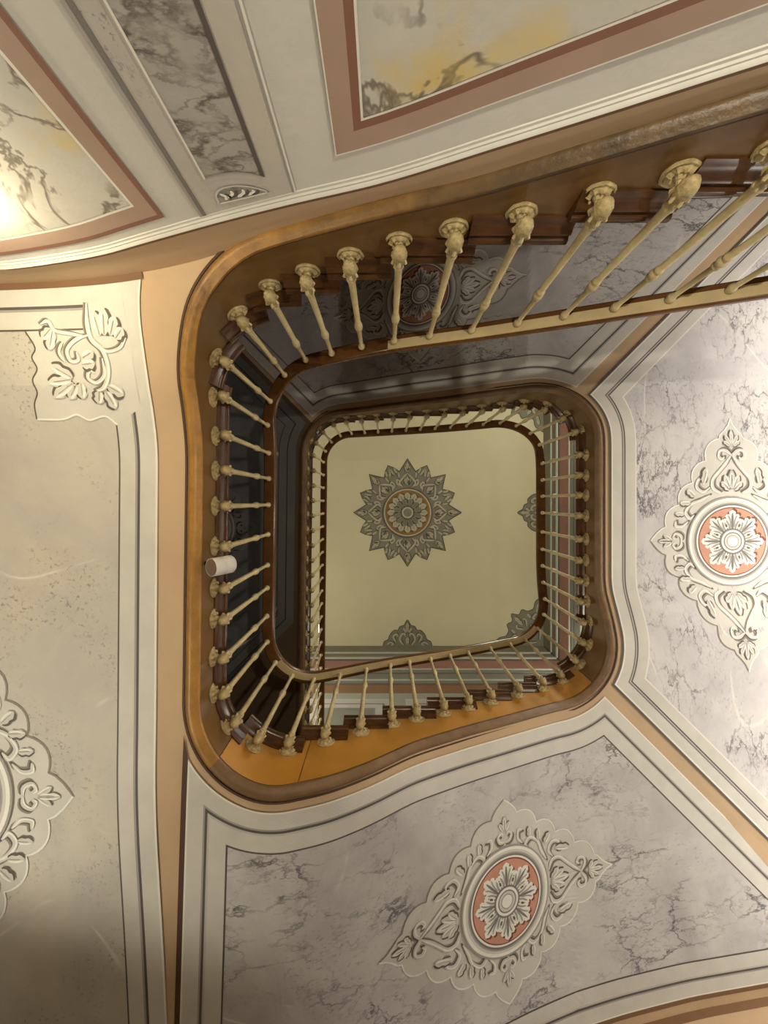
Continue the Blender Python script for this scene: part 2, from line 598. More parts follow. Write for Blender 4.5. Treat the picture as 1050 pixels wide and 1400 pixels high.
def reach(s):
    """distance from the string to the outer wall along the normal"""
    s = np.asarray(s, float)
    p = at(s)
    q = at(s, 1.0)
    d = q - p
    with np.errstate(divide='ignore', invalid='ignore'):
        tx = np.where(d[..., 0] > 1e-6, (XR - p[..., 0]) / d[..., 0], np.where(d[..., 0] < -1e-6, (XL - p[..., 0]) / d[..., 0], 99))
        ty = np.where(d[..., 1] > 1e-6, (YF - p[..., 1]) / d[..., 1], np.where(d[..., 1] < -1e-6, (YR - p[..., 1]) / d[..., 1], 99))
    return np.minimum(tx, ty)


def zsof_sw(s, w):
    t = np.clip(w / reach(s), 0, 1.05)
    a, b = ZG(s) - 0.012, ZO(s)
    q = at(s, reach(s))
    b = np.where((s > A2[1]) & (s < A3[1]), zox(q[..., 0]), b)
    return a + (b - a) * t


def soffit_fn(s0, s1):
    def fn(q):
        s, w = near(q, s0, s1)
        return zsof_sw(s, np.maximum(w, 0))
    return fn


# ------------------------------------------------------------------ flat paint laid on surfaces as thin shapes
def smooth_line(pl, n=8, closed=False):
    p = [np.array(q, float) for q in pl]
    m = len(p)
    out = []
    for i in range(m if closed else m - 1):
        if closed:
            a, b, c, d = p[(i - 1) % m], p[i], p[(i + 1) % m], p[(i + 2) % m]
        else:
            b, c = p[i], p[i + 1]
            a = p[i - 1] if i else 2 * b - c
            d = p[i + 2] if i + 2 < m else 2 * c - b
        for j in range(n):
            t = j / n
            out.append(0.5 * ((2 * b) + (-a + c) * t + (2 * a - 5 * b + 4 * c - d) * t * t + (-a + 3 * b - 3 * c + d) * t ** 3))
    if not closed:
        out.append(p[-1])
    return np.array(out)


def resample(pl, n):
    pl = np.asarray(pl, float)
    L = np.concatenate([[0], np.cumsum(np.linalg.norm(np.diff(pl, axis=0), axis=1))])
    u = np.linspace(0, L[-1], n)
    return np.stack([np.interp(u, L, pl[:, 0]), np.interp(u, L, pl[:, 1])], 1)


class Paint:
    def __init__(self, fn, step=0.0012, base=0.002):
        """fn(points Nx2, height N) -> Nx3"""
        self.fn, self.step, self.base = fn, step, base
        self.q, self.h, self.f, self.m, self.mats = [], [], [], [], []

    def mi(self, mat):
        if mat not in self.mats:
            self.mats.append(mat)
        return self.mats.index(mat)

    def grid(self, rows, mat, layer, close=False):
        k = self.mi(mat)
        b = len(self.q)
        n = len(rows[0])
        for r in rows:
            self.q.extend([(float(p[0]), float(p[1])) for p in r])
            self.h.extend([self.base + layer * self.step] * n)
        for i in range(len(rows) - 1):
            for j in range(n if close else n - 1):
                j2 = (j + 1) % n
                self.f.append((b + i * n + j, b + (i + 1) * n + j, b + (i + 1) * n + j2, b + i * n + j2))
                self.m.append(k)

    def star(self, outline, cen, mat, layer, rings=6):
        o = np.asarray(outline, float)
        c = np.array(cen, float)
        self.grid([c + (o - c) * max(t, 0.001) for t in np.linspace(1, 0, rings + 1)], mat, layer, True)

    def band(self, a, b, mat, layer, close=True):
        self.grid([np.asarray(a), np.asarray(b)], mat, layer, close)

    def stroke(self, pl, width, mat, layer, taper=(0.35, 0.35), n=6, smooth=True, off=(0, 0)):
        p = smooth_line(pl, n) if smooth else np.asarray(pl, float)
        p = p + np.array(off)
        t = np.gradient(p, axis=0)
        t /= np.maximum(1e-9, np.linalg.norm(t, axis=1))[:, None]
        nn = np.stack([-t[:, 1], t[:, 0]], 1)
        u = np.linspace(0, 1, len(p))
        prof = np.minimum(1, np.minimum(taper[0] + u * 4, taper[1] + (1 - u) * 4)) * width / 2
        self.grid([p + nn * prof[:, None], p - nn * prof[:, None]], mat, layer)

    def fill(self, outline, mat, layer, fine=0):
        o = [(float(p[0]), float(p[1])) for p in outline]
        k = self.mi(mat)
        b = len(self.q)
        self.q.extend(o)
        self.h.extend([self.base + layer * self.step] * len(o))
        tris = [tuple(o[i] for i in t) for t in tessellate_polygon([[Vector((x, y, 0)) for x, y in o]])]
        del self.q[b:], self.h[b:]
        hh = self.base + layer * self.step
        if fine:
            done = []
            while tris:
                A, B, C = tris.pop()
                e = [(math.dist(A, B), A, B, C), (math.dist(B, C), B, C, A), (math.dist(C, A), C, A, B)]
                L, p, q, r = max(e)
                if L > fine:
                    m = ((p[0] + q[0]) / 2, (p[1] + q[1]) / 2)
                    tris += [(p, m, r), (m, q, r)]
                else:
                    done.append((A, B, C))
            tris = done
        for t in tris:
            n = len(self.q)
            self.q.extend(t)
            self.h.extend([hh] * 3)
            self.f.append((n, n + 1, n + 2))
            self.m.append(k)

    def build(self, name, parent, label=None):
        mb = MB()
        if not self.q:
            return None
        pp = self.fn(np.array(self.q), np.array(self.h))
        mb.v = [tuple(p) for p in pp]
        mb.f, mb.m, mb.mats = self.f, self.m, self.mats
        return mb.build(name, parent, label=label)


# ------------------------------------------------------------------ sweeps along the string
def srange(s0, s1, ds=0.035, extra=()):
    n = max(2, int(math.ceil((s1 - s0) / ds)) + 1)
    a = list(np.linspace(s0, s1, n)) + [e for e in extra if s0 < e < s1]
    return np.array(sorted(a))


def sweep(mb, prof, s0, s1, zf, mat, ds=0.035, closed=True):
    """prof: (w, dz) around the section"""
    ss = srange(s0, s1, ds)
    z = zf(ss)
    rows = []
    for w, dz in prof:
        xy = at(ss, w)
        rows.append([(x, y, zz + dz) for (x, y), zz in zip(xy, z)])
    cols = [list(c) for c in zip(*rows)]
    mb.grid(cols, mat, close_v=closed)
    if closed:
        mb.poly(cols[0][::-1], mat)
        mb.poly(cols[-1], mat)


NOSE = [(-.030, 0), (-.040, -.010), (-.043, -.024), (-.038, -.038), (-.026, -.044), (-.026, -.052), (-.034, -.060), (-.030, -.074),
        (-.018, -.086), (-.014, -.110), (-.008, -.128), (.05, -.128), (.05, -.05)]


def make_tread(parent, s0, s1, ztop, name='tread'):
    mb = MB()
    ss = srange(s0, s1, 0.05)
    W = reach(ss) - 0.01
    cols = []
    for s, wo in zip(ss, W):
        sec = NOSE + [(wo, -.05), (wo, 0)]
        cols.append([(*at(s, w), ztop + dz) for w, dz in sec])
    mb.grid(cols, M_WOOD, close_v=True)
    mb.poly(cols[0][::-1], M_WOOD)
    mb.poly(cols[-1], M_WOOD)
    return mb.build(name, parent, smooth=50)


def make_riser(parent, s, z0, z1):
    mb = MB()
    wo = float(reach(s)) - 0.02
    rows = []
    for ds in (0.03, 0.05):
        rows.append([(*at(s + ds, .055), z0), (*at(s + ds, wo), z0), (*at(s + ds, wo), z1), (*at(s + ds, .055), z1)])
    mb.grid(rows, M_WOOD, close_v=True)
    mb.poly(rows[0], M_WOOD)
    mb.poly(rows[1][::-1], M_WOOD)
    return mb.build('riser', parent)


def make_string(parent, s0, s1, topf, extra, seams=()):
    cuts = [s0] + [c for c in seams if s0 < c < s1] + [s1]
    for i in range(len(cuts) - 1):
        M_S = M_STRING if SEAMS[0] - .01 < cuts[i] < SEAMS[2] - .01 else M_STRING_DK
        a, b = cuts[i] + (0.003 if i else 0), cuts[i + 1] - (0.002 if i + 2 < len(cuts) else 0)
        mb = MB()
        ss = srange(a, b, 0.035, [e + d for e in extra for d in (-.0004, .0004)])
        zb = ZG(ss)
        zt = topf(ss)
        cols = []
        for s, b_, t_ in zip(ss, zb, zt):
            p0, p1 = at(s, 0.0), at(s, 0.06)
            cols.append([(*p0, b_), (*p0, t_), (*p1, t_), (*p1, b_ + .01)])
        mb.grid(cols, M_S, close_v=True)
        mb.poly(cols[0][::-1], M_S)
        mb.poly(cols[-1], M_S)
        o = mb.build('string', parent, smooth=40)
    return o


GOLD = [(-.004, .012), (-.012, .004), (-.012, -.010), (-.004, -.016), (.004, -.022), (.014, -.032), (.030, -.036), (.046, -.030), (.054, -.018),
        (.062, -.014), (.066, -.004), (.066, .012)]


def make_moulding(parent, s0, s1, mat=None):
    mb = MB()
    sweep(mb, GOLD, s0, s1, ZG, mat or M_GOLD)
    sweep(mb, [(.066, -.020), (.078, -.020), (.078, .0), (.066, .0)], s0, s1, ZG, M_DARKBROWN)
    sweep(mb, [(-.004, .012), (-.004, .022), (.004, .022), (.004, .012)], s0, s1, ZG, M_DARKBROWN)
    return mb.build('string_moulding', parent, smooth=55)


def make_soffit(parent, s0, s1, nt=26, mat=None):
    ss = srange(s0, s1, 0.035)
    W = reach(ss)
    mb = MB()
    rows = []
    for s, wo in zip(ss, W):
        w = np.linspace(0.02, wo, nt)
        q = at(np.full(nt, s), w)
        z = zsof_sw(np.full(nt, s), w)
        rows.append([(x, y, zz) for (x, y), zz in zip(q, z)])
    mb.grid(rows, mat or M_BEIGE)
    return mb.build('soffit', parent, smooth=60)


# ------------------------------------------------------------------ room shell
def structure(mb, name):
    o = mb.build(name)
    o['kind'] = 'structure'
    return o


FLOOR = -CZ
mb = MB(); mb.box(XL - .2, XR + .2, YR - .2, YF + .2, FLOOR - .1, FLOOR, M_FLOORM); structure(mb, 'floor')
mb = MB(); mb.box(XL - .2, XR + .2, YR - .2, YF + .2, ZC, ZC + .15, M_CEIL); ceiling = structure(mb, 'ceiling')
mb = MB(); mb.box(XL - .2, XL, YR - .2, YF + .2, FLOOR, ZC, M_OUTER); wall_left = structure(mb, 'wall_left')
mb = MB(); mb.box(XR, XR + .2, YR - .2, YF + .2, FLOOR, ZC, M_OUTER); wall_right = structure(mb, 'wall_right')
mb = MB(); mb.box(XL, XR, YF, YF + .2, FLOOR, ZC, M_OUTER); wall_front = structure(mb, 'wall_front')
mb = MB(); mb.box(XL, XR, YR - .2, YR, FLOOR, ZC, M_OUTER); wall_back = structure(mb, 'wall_back')

# unseen block added beside the floor lamp (below the picture); it throws the soft shadow over the lower left soffit
mb = MB()
ca_, sa_ = math.cos(.42), math.sin(.42)
pp = [(.55 + x * ca_ - y * sa_, -.30 + x * sa_ + y * ca_) for x, y in ((-.13, -.05), (.15, -.05), (.15, .05), (-.13, .05))]
rows = [[(x, y, z) for x, y in pp] for z in (FLOOR, -.47, -.45, -.42)]
mb.grid(rows, M_FLOORM, close_v=True)
mb.poly(rows[0][::-1], M_FLOORM)
mb.poly(rows[-1], M_FLOORM)
structure(mb, 'shadow_block')

# bands painted and moulded round the top of the upper walls
BANDS = [(10.8, 10.32, M_CEILORN, .012, 'cornice_band'), (10.32, 10.26, M_UPLINE, .03, 'cornice_line'), (10.26, 9.98, M_CEILORN, .008, 'cornice_band'),
         (9.98, 9.90, M_UPLINE, .035, 'cornice_line'), (9.90, 9.80, M_DARKLINE, .010, 'cornice_line'), (9.80, 9.30, M_FRIEZE, .006, 'frieze'),
         (9.30, 9.24, M_UPLINE, .03, 'cornice_line'), (9.24, 9.10, M_BLUEGREY, .018, 'cornice_band'), (9.10, 9.04, M_DARKLINE, .010, 'cornice_line'),
         (9.04, 8.74, M_BLUEGREY, .012, 'cornice_band'), (8.74, 8.69, M_UPLINE, .03, 'cornice_line'), (8.69, 8.58, M_BLUEGREY, .014, 'cornice_band'),
         (8.58, 8.52, M_DARKLINE, .012, 'cornice_line'), (8.52, 8.16, M_BROWNLINE, .006, 'brown_band'), (8.16, 5.7, M_UPWALL, .0015, 'wall_paint')]
BANDS = [(a_ * 1.0185, b_ * 1.0185, m_, d_, n_) for a_, b_, m_, d_, n_ in BANDS]
for wall, ax in ((wall_front, 'f'), (wall_right, 'r'), (wall_left, 'l'), (wall_back, 'b')):
    for z1, z0, m, d, nm in BANDS:
        b = MB()
        if ax == 'f':
            b.box(XL + .04, XR - .04, YF - d, YF + .01, z0, z1 - .0005, m)
        elif ax == 'b':
            b.box(XL + .04, XR - .04, YR - .01, YR + d, z0, z1 - .0005, m)
        elif ax == 'r':
            b.box(XR - d, XR + .01, YR + .04, YF - .04, z0, z1 - .0005, m)
        else:
            b.box(XL - .01, XL + d, YR + .04, YF - .04, z0, z1 - .0005, m)
        b.build(nm, wall)


def ring_rect(x0, x1, y0, y1, k):
    """closed outline of a rectangle inset by k, eight points"""
    return [(x0 + k, y0 + k), (x1 - k, y0 + k), (x1 - k, y1 - k), (x0 + k, y1 - k)]


# painted panels of the upper walls, seen between the balusters of the second flight
fn_front = lambda q, h: np.stack([q[:, 0], YF - h, q[:, 1]], 1)
fn_right = lambda q, h: np.stack([XR - h, q[:, 0], q[:, 1]], 1)
for wall, fn, lo, hi, n in ((wall_front, fn_front, XL, XR, 4), (wall_right, fn_right, YR, YF, 4)):
    w = (hi - lo) / n
    for i in range(n):
        pt = Paint(fn, 0.002)
        a, b_ = lo + i * w + .12, lo + (i + 1) * w - .12
        R = lambda k: ring_rect(a, b_, 5.85, 8.05, k)
        for k0, k1, m in ((0, .03, M_UPLINE), (.03, .17, M_MIDGREY), (.17, .20, M_DARKLINE), (.20, .34, M_MIDGREY), (.34, .37, M_GREYLINE)):
            pt.band(R(k0), R(k1), m, 2)
        pt.fill(R(.37), M_BLUEGREY, 1)
        pt.base = .004
        pt.h = [h + .002 for h in pt.h]
        pt.build('painted_panel', wall)

# ------------------------------------------------------------------ painted wall under the first flight
YW = -1.125
COR = np.array([(-3.7, 2.0), (-1.95, 1.995), (-1.75, 1.985), (-1.459, 1.925), (-1.25, 1.87), (-1.043, 1.795), (-.666, 1.66), (-.35, 1.556), (0, 1.4485), (.348, 1.307),
                (.635, 1.189), (.978, 1.045), (1.6, .785), (2.4, .45), (3.4, .03), (4.2, -.30)])
CORs = smooth_line(COR, 6)
zc = lambda x: np.interp(x, CORs[:, 0], CORs[:, 1]) * .98
sof_left = soffit_fn(A1[0], A2[2])
xs = np.concatenate([np.linspace(XL, -0.9, 50), np.linspace(-0.88, 4.2, 90)])
ztop = []
for x in xs:
    if x > -0.9:
        s = onp(x, -1.09, 0, A1[1])
        ztop.append(float(ZG(s)) - .002 if x > -.5 else float(sof_left([(x, YW)])[0]) + .04)
    else:
        ztop.append(float(sof_left([(x, YW)])[0]) + .03)
mb = MB()
for y in (YW, YW - .12):
    pass
rows = []
for x, zt in zip(xs, ztop):
    rows.append([(x, YW, FLOOR), (x, YW, zt), (x, YW - .12, zt), (x, YW - .12, FLOOR)])
mb.grid(rows, M_WALL, close_v=True)
mb.poly(rows[0], M_WALL)
mb.poly(rows[-1][::-1], M_WALL)
wall_stair = structure(mb, 'wall_stairside')

fn_wall = lambda q, h: np.stack([q[:, 0], YW + h, q[:, 1]], 1)
wx = np.linspace(XL + .01, 4.19, 160)
ztw = np.interp(wx, xs, ztop) - .012
pt = Paint(fn_wall)
pt.band(np.stack([wx, zc(wx)], 1), np.stack([wx, ztw], 1), M_BEIGE, 1, False)
pt.build('frieze', wall_stair)
pt = Paint(fn_wall)
pt.band(np.stack([wx, zc(wx) - .002], 1), np.stack([wx, zc(wx) + .032], 1), M_BROWNLINE, 2, False)
pt.build('brown_line', wall_stair)
# moulded white cornice that follows the flight
mb = MB()
CP = [(0, .003), (.018, .003), (.022, -.002), (.019, -.008), (.012, -.012), (.012, -.018), (.006, -.022), (.005, -.031), (0, -.032)]
cols = [[(x, YW + d, float(zc(x)) + dz) for d, dz in CP] for x in wx]
mb.grid(cols, M_OFFWHITE)
mb.build('cornice', wall_stair, smooth=50)

# pilaster with a grey marbled strip
zlow = -.4
pt = Paint(fn_wall)
pt.fill([(-.705, zlow), (-.33, zlow), (-.33, float(zc(-.33)) - .03), (-.705, float(zc(-.705)) - .03)], M_MARBLE_C, 1)
for x, wd, m in ((-.707, .016, M_GREYLINE), (-.722, .012, M_MIDGREY), (-.332, .006, M_MIDGREY), (-.324, .007, M_WHITELINE)):
    zt = float(zc(x)) - .03
    pt.fill([(x - wd / 2, zlow), (x + wd / 2, zlow), (x + wd / 2, zt), (x - wd / 2, zt)], m, 2)
pil = pt.build('pilaster', wall_stair)
pt = Paint(fn_wall)
bowl = [(-.622, 1.420), (-.58, 1.405), (-.52, 1.394), (-.46, 1.398), (-.42, 1.412)]
pt.fill([(-.622, zlow)] + bowl + [(-.42, zlow)], M_MARBLE_P, 3)
pt.fill([(-.622, zlow), (-.629, zlow), (-.629, 1.428), (-.622, 1.42)], M_WHITELINE, 4)
pt.fill([(-.428, zlow), (-.414, zlow), (-.414, 1.415), (-.428, 1.412)], M_DARKLINE, 4)
pt.stroke(bowl, .006, M_MIDGREY, 5, (1, 1))
pt.build('marbled_strip', pil)
pt = Paint(fn_wall)
lun = [(-.622, 1.541), (-.618, 1.50), (-.59, 1.470), (-.54, 1.455), (-.49, 1.456), (-.45, 1.468), (-.42, 1.483)]
pt.fill([(p[0], p[1]) for p in smooth_line(lun, 5)], M_MARBLE_P, 3)
pt.stroke(lun, .007, M_OFFWHITE, 4, (1, 1))
pt.stroke([(-.622, 1.541), (-.52, 1.513), (-.42, 1.483)], .006, M_WHITELINE, 4, (1, 1))
for a, b_ in (((-.58, 1.51), (-.555, 1.475)), ((-.54, 1.505), (-.51, 1.468)), ((-.50, 1.495), (-.475, 1.47)), ((-.59, 1.52), (-.60, 1.49))):
    pt.stroke([a, ((a[0] + b_[0]) / 2 + .012, (a[1] + b_[1]) / 2), b_], .012, M_ORNHI, 5)
    pt.stroke([(a[0] + .016, a[1]), ((a[0] + b_[0]) / 2 + .028, (a[1] + b_[1]) / 2), (b_[0] + .016, b_[1])], .009, M_ORNDK, 5)
pt.build('lunette', pil)


def rose_frame(xedge, zoff, side, xfar, name='framed_panel'):
    """rose-brown frame whose head follows the stair; side +1: panel lies towards +x of xedge"""
    pt = Paint(fn_wall)
    n = 40
    def line(k):
        x0 = xedge + side * k
        xx = np.linspace(x0, xfar, n)
        zz = zc(xx) / .98 - zoff - k * 1.06
        return np.concatenate([[(x0, zlow)], np.stack([xx, zz], 1)])
    tones = ((0, .004, M_WHITELINE), (.004, .066, M_PINK), (.066, .090, M_ROSE), (.090, .097, M_WHITELINE)) if side > 0 else \
        ((0, .020, M_ROSE), (.020, .084, M_PINK), (.084, .094, M_WHITELINE))
    for k0, k1, m in tones:
        pt.band(line(k0), line(k1), m, 2, False)
    o = pt.build(name, wall_stair)
    pt = Paint(fn_wall)
    L = line(tones[-1][1])
    pt.grid([L, np.stack([L[:, 0], np.full(len(L), zlow)], 1)], M_MARBLE_Y, 1)
    pt.build('marbled_field', o)
    return o


rose_frame(-.16, .168, 1, 2.6)
rose_frame(-.87, .115, -1, XL + .02)

# ------------------------------------------------------------------ ornament drawn in local plan coordinates
def xf(cen, ang, scale, flip=1):
    c, s = math.cos(ang), math.sin(ang)
    def f(pl):
        p = np.asarray(pl, float) * scale
        p = p * np.array([1, flip])
        return np.stack([cen[0] + c * p[:, 0] - s * p[:, 1], cen[1] + s * p[:, 0] + c * p[:, 1]], 1)
    return f


def med_outline(vh):
    """quarter of the scalloped lozenge from the long tip (1,0) to the short tip (0,vh)"""
    q = [(1, 0), (.945, .022), (.90, .055), (.865, .090), (.835, .10)]
    A, B = np.array([.835, .10]), np.array([.115, vh - .125])
    nb = 4
    d = (B - A) / nb
    nrm = np.array([-d[1], d[0]])
    nrm = nrm / np.linalg.norm(nrm)
    if nrm @ np.array([1, 1]) < 0:
        nrm = -nrm
    for i in range(nb):
        for j in range(1, 9):
            t = j / 8
            p = A + d * (i + t) + nrm * (.052 * math.sin(PI * t) ** .8 if 0 < t < 1 else 0) - 0 * d
            q.append(tuple(p))
    q += [(.10, vh - .09), (.065, vh - .05), (.028, vh - .02), (0, vh)]
    q = np.array(q)
    full = np.concatenate([q, q[::-1][1:] * [-1, 1], q[1:] * [-1, -1], q[::-1][1:-1] * [1, -1]])
    return full


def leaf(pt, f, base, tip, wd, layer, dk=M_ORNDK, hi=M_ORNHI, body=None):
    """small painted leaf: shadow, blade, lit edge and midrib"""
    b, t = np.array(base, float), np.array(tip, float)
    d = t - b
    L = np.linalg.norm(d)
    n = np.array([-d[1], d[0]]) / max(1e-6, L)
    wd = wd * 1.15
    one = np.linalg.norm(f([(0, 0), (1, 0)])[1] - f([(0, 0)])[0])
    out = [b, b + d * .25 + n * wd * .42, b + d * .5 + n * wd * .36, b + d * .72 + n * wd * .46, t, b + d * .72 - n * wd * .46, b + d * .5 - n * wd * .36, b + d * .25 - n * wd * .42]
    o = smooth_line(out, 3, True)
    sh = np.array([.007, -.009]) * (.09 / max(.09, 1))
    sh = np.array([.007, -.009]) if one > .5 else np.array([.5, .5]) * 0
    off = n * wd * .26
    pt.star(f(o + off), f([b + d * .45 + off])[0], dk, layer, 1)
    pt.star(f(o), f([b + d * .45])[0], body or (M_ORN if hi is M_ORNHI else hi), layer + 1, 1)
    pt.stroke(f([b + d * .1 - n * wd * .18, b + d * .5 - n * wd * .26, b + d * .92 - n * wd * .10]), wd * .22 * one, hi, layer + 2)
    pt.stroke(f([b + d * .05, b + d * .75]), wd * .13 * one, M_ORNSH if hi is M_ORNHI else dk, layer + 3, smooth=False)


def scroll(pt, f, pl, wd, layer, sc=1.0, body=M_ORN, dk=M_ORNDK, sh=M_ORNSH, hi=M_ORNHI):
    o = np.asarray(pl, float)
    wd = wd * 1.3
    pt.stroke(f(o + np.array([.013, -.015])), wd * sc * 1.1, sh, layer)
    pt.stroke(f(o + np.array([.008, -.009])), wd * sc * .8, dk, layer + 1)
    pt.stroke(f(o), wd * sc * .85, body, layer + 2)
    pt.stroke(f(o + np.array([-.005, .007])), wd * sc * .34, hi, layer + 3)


def spiral(c, r0, r1, a0, a1, n=9):
    return [(c[0] + (r0 + (r1 - r0) * i / (n - 1)) * math.cos(a0 + (a1 - a0) * i / (n - 1)),
             c[1] + (r0 + (r1 - r0) * i / (n - 1)) * math.sin(a0 + (a1 - a0) * i / (n - 1))) for i in range(n)]


G_ORN, G_ORNHI, G_ORNDK, G_ORNSH, G_TERRA = M_ORN, M_ORNHI, M_ORNDK, M_ORNSH, M_TERRA


def medallion(parent, zfn, cen, ang, size, vh=.66, ring=.364, step=0.0011, ground=None, light=None, shade=None):
    """painted lozenge medallion: ground with scrolls, round frame, terracotta disc and acanthus rosette"""
    M_ORN, M_ORNHI = (ground or G_ORN), (light or G_ORNHI)
    M_ORNDK, M_ORNSH = (shade or G_ORNDK), (shade or G_ORNSH)
    M_TERRA = ground or G_TERRA
    kw = dict(body=M_ORN, dk=M_ORNDK, sh=M_ORNSH, hi=M_ORNHI)
    lk = dict(dk=M_ORNDK, hi=M_ORNHI, body=M_ORN)
    lift = lambda q, h: np.concatenate([q, (zfn(q) - h)[:, None]], 1)
    pt = Paint(lift, step, 0.008)
    F0 = xf(cen, ang, size)
    out = med_outline(vh)
    pt.star(F0(out), cen, M_ORN, 0, 10)
    inner = out * .985
    n = len(out)
    half = n // 2
    closed = np.concatenate([out, out[:1]])
    q1 = n // 4
    pt.stroke(F0(closed[:q1 * 2 + 1]), .011 * size, M_ORNHI, 1, (1, 1), smooth=False)
    pt.stroke(F0(closed[q1 * 2:]), .010 * size, M_ORNSH, 1, (1, 1), smooth=False)
    pt.stroke(F0(closed[q1 * 3:]), .010 * size, M_ORNHI, 2, (1, 1), smooth=False)
    for fu in (1, -1):
        for fv in (1, -1):
            def f(pl, fu=fu, fv=fv):
                return F0(np.asarray(pl, float) * np.array([fu, fv]))
            S_ = size
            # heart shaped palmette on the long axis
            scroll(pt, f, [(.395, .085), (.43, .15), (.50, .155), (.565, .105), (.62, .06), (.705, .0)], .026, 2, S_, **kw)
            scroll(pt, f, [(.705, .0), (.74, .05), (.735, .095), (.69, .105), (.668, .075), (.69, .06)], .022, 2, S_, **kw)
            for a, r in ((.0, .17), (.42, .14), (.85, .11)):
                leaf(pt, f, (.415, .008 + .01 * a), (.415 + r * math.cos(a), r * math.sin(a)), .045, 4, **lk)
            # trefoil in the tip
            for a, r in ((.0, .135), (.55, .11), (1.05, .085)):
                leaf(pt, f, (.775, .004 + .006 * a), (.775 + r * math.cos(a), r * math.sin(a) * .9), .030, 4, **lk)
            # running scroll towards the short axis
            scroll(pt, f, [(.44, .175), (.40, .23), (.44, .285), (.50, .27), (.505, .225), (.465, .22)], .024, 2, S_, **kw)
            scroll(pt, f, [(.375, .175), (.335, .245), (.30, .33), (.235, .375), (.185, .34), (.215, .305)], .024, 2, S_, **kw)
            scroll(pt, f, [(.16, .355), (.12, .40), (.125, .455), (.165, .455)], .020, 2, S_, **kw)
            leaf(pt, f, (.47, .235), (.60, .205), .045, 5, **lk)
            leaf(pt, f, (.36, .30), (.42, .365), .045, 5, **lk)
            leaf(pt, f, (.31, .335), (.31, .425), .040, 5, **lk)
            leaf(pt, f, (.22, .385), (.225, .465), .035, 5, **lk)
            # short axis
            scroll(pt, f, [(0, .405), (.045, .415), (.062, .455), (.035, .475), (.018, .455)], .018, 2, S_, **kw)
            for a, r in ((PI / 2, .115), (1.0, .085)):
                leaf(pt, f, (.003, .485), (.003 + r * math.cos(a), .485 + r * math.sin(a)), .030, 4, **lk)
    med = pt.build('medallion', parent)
    # round frame
    pt = Paint(lift, step, 0.008 + 8 * step)
    ca = np.linspace(0, 2 * PI, 65)[:-1]
    C = lambda r, ox=0, oy=0: F0(np.stack([r * np.cos(ca) + ox, r * np.sin(ca) + oy], 1))
    R = ring
    for r1, r0, m in ((R, R * .965, M_MIDGREY), (R * .965, R * .91, M_ORNHI), (R * .91, R * .865, M_ORN), (R * .865, R * .835, M_MIDGREY),
                      (R * .835, R * .80, M_GREYLINE), (R * .80, R * .765, M_ORNHI), (R * .765, R * .74, M_TERRADARK)):
        pt.band(C(r1), C(r0), m, 1)
    pt.build('round_frame', med)
    pt = Paint(lift, step, 0.008 + 10 * step)
    pt.grid([C(R * .742), C(R * .5), C(R * .25), C(.002)], M_TERRA, 0, True)
    pt.build('terracotta_disc', med)
    # acanthus rosette of eight leaves
    pt = Paint(lift, step, 0.008 + 11 * step)
    RR = R * .71
    def leafshape(k, wob):
        a = PI / 4 * k + PI / 8 * 0
        h = [(.16, .07), (.38, .15), (.47, .235), (.545, .265), (.56, .20), (.63, .285), (.715, .275), (.715, .19), (.79, .235), (.86, .19), (.85, .105), (.93, .10), (1.0, 0)]
        prof = [(x, -y) for x, y in h] + [(x, y) for x, y in h[::-1][1:]]
        p = np.array(prof) * RR
        c, s = math.cos(a), math.sin(a)
        return np.stack([c * p[:, 0] - s * p[:, 1], s * p[:, 0] + c * p[:, 1]], 1)
    for k in range(8):
        a = PI / 4 * k
        u = np.array([math.cos(a), math.sin(a)])
        n_ = np.array([-u[1], u[0]])
        o = leafshape(k, 0)
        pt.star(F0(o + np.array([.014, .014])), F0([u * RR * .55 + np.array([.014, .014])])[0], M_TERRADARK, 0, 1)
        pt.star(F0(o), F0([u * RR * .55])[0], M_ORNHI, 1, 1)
        pt.stroke(F0([u * RR * .2, u * RR * .5, u * RR * .9]), .016 * size, M_GREYLINE, 3)
        for sgn in (-1, 1):
            pt.stroke(F0([u * RR * .24 + n_ * RR * .07 * sgn, u * RR * .48 + n_ * RR * .10 * sgn, u * RR * .66 + n_ * RR * .20 * sgn]), .013 * size, M_MIDGREY, 3)
            pt.stroke(F0([u * RR * .45 + n_ * RR * .04 * sgn, u * RR * .66 + n_ * RR * .07 * sgn, u * RR * .82 + n_ * RR * .14 * sgn]), .011 * size, M_MIDGREY, 3)
            pt.stroke(F0([u * RR * .18 + n_ * RR * .05 * sgn, u * RR * .40 + n_ * RR * .07 * sgn]), .030 * size, M_MIDGREY, 2)
            pt.stroke(F0([u * RR * .18 + n_ * RR * .03 * sgn, u * RR * .32 + n_ * RR * .04 * sgn]), .022 * size, M_GREYLINE, 3)
        b_ = a + PI / 8
        v_ = np.array([math.cos(b_), math.sin(b_)])
        pt.stroke(F0([v_ * RR * .46, v_ * RR * .54, v_ * RR * .61]), .026 * size, M_ORNHI, 3)
        pt.stroke(F0([v_ * RR * .48, v_ * RR * .54, v_ * RR * .59]), .015 * size, M_ORNDK, 4)
        pt.stroke(F0([v_ * RR * .2, v_ * RR * .44]), .020 * size, M_GREYLINE, 3, smooth=False)
    for r1, r0, m in ((.105, .092, M_GREYLINE), (.092, .075, M_ORNHI), (.075, .066, M_GREYLINE), (.066, .050, M_ORN), (.050, .042, M_MIDGREY), (.042, .001, M_ORNHI)):
        pt.band(C(r1 * R / .364), C(r0 * R / .364), m, 4)
    pt.build('rosette', med)
    return med


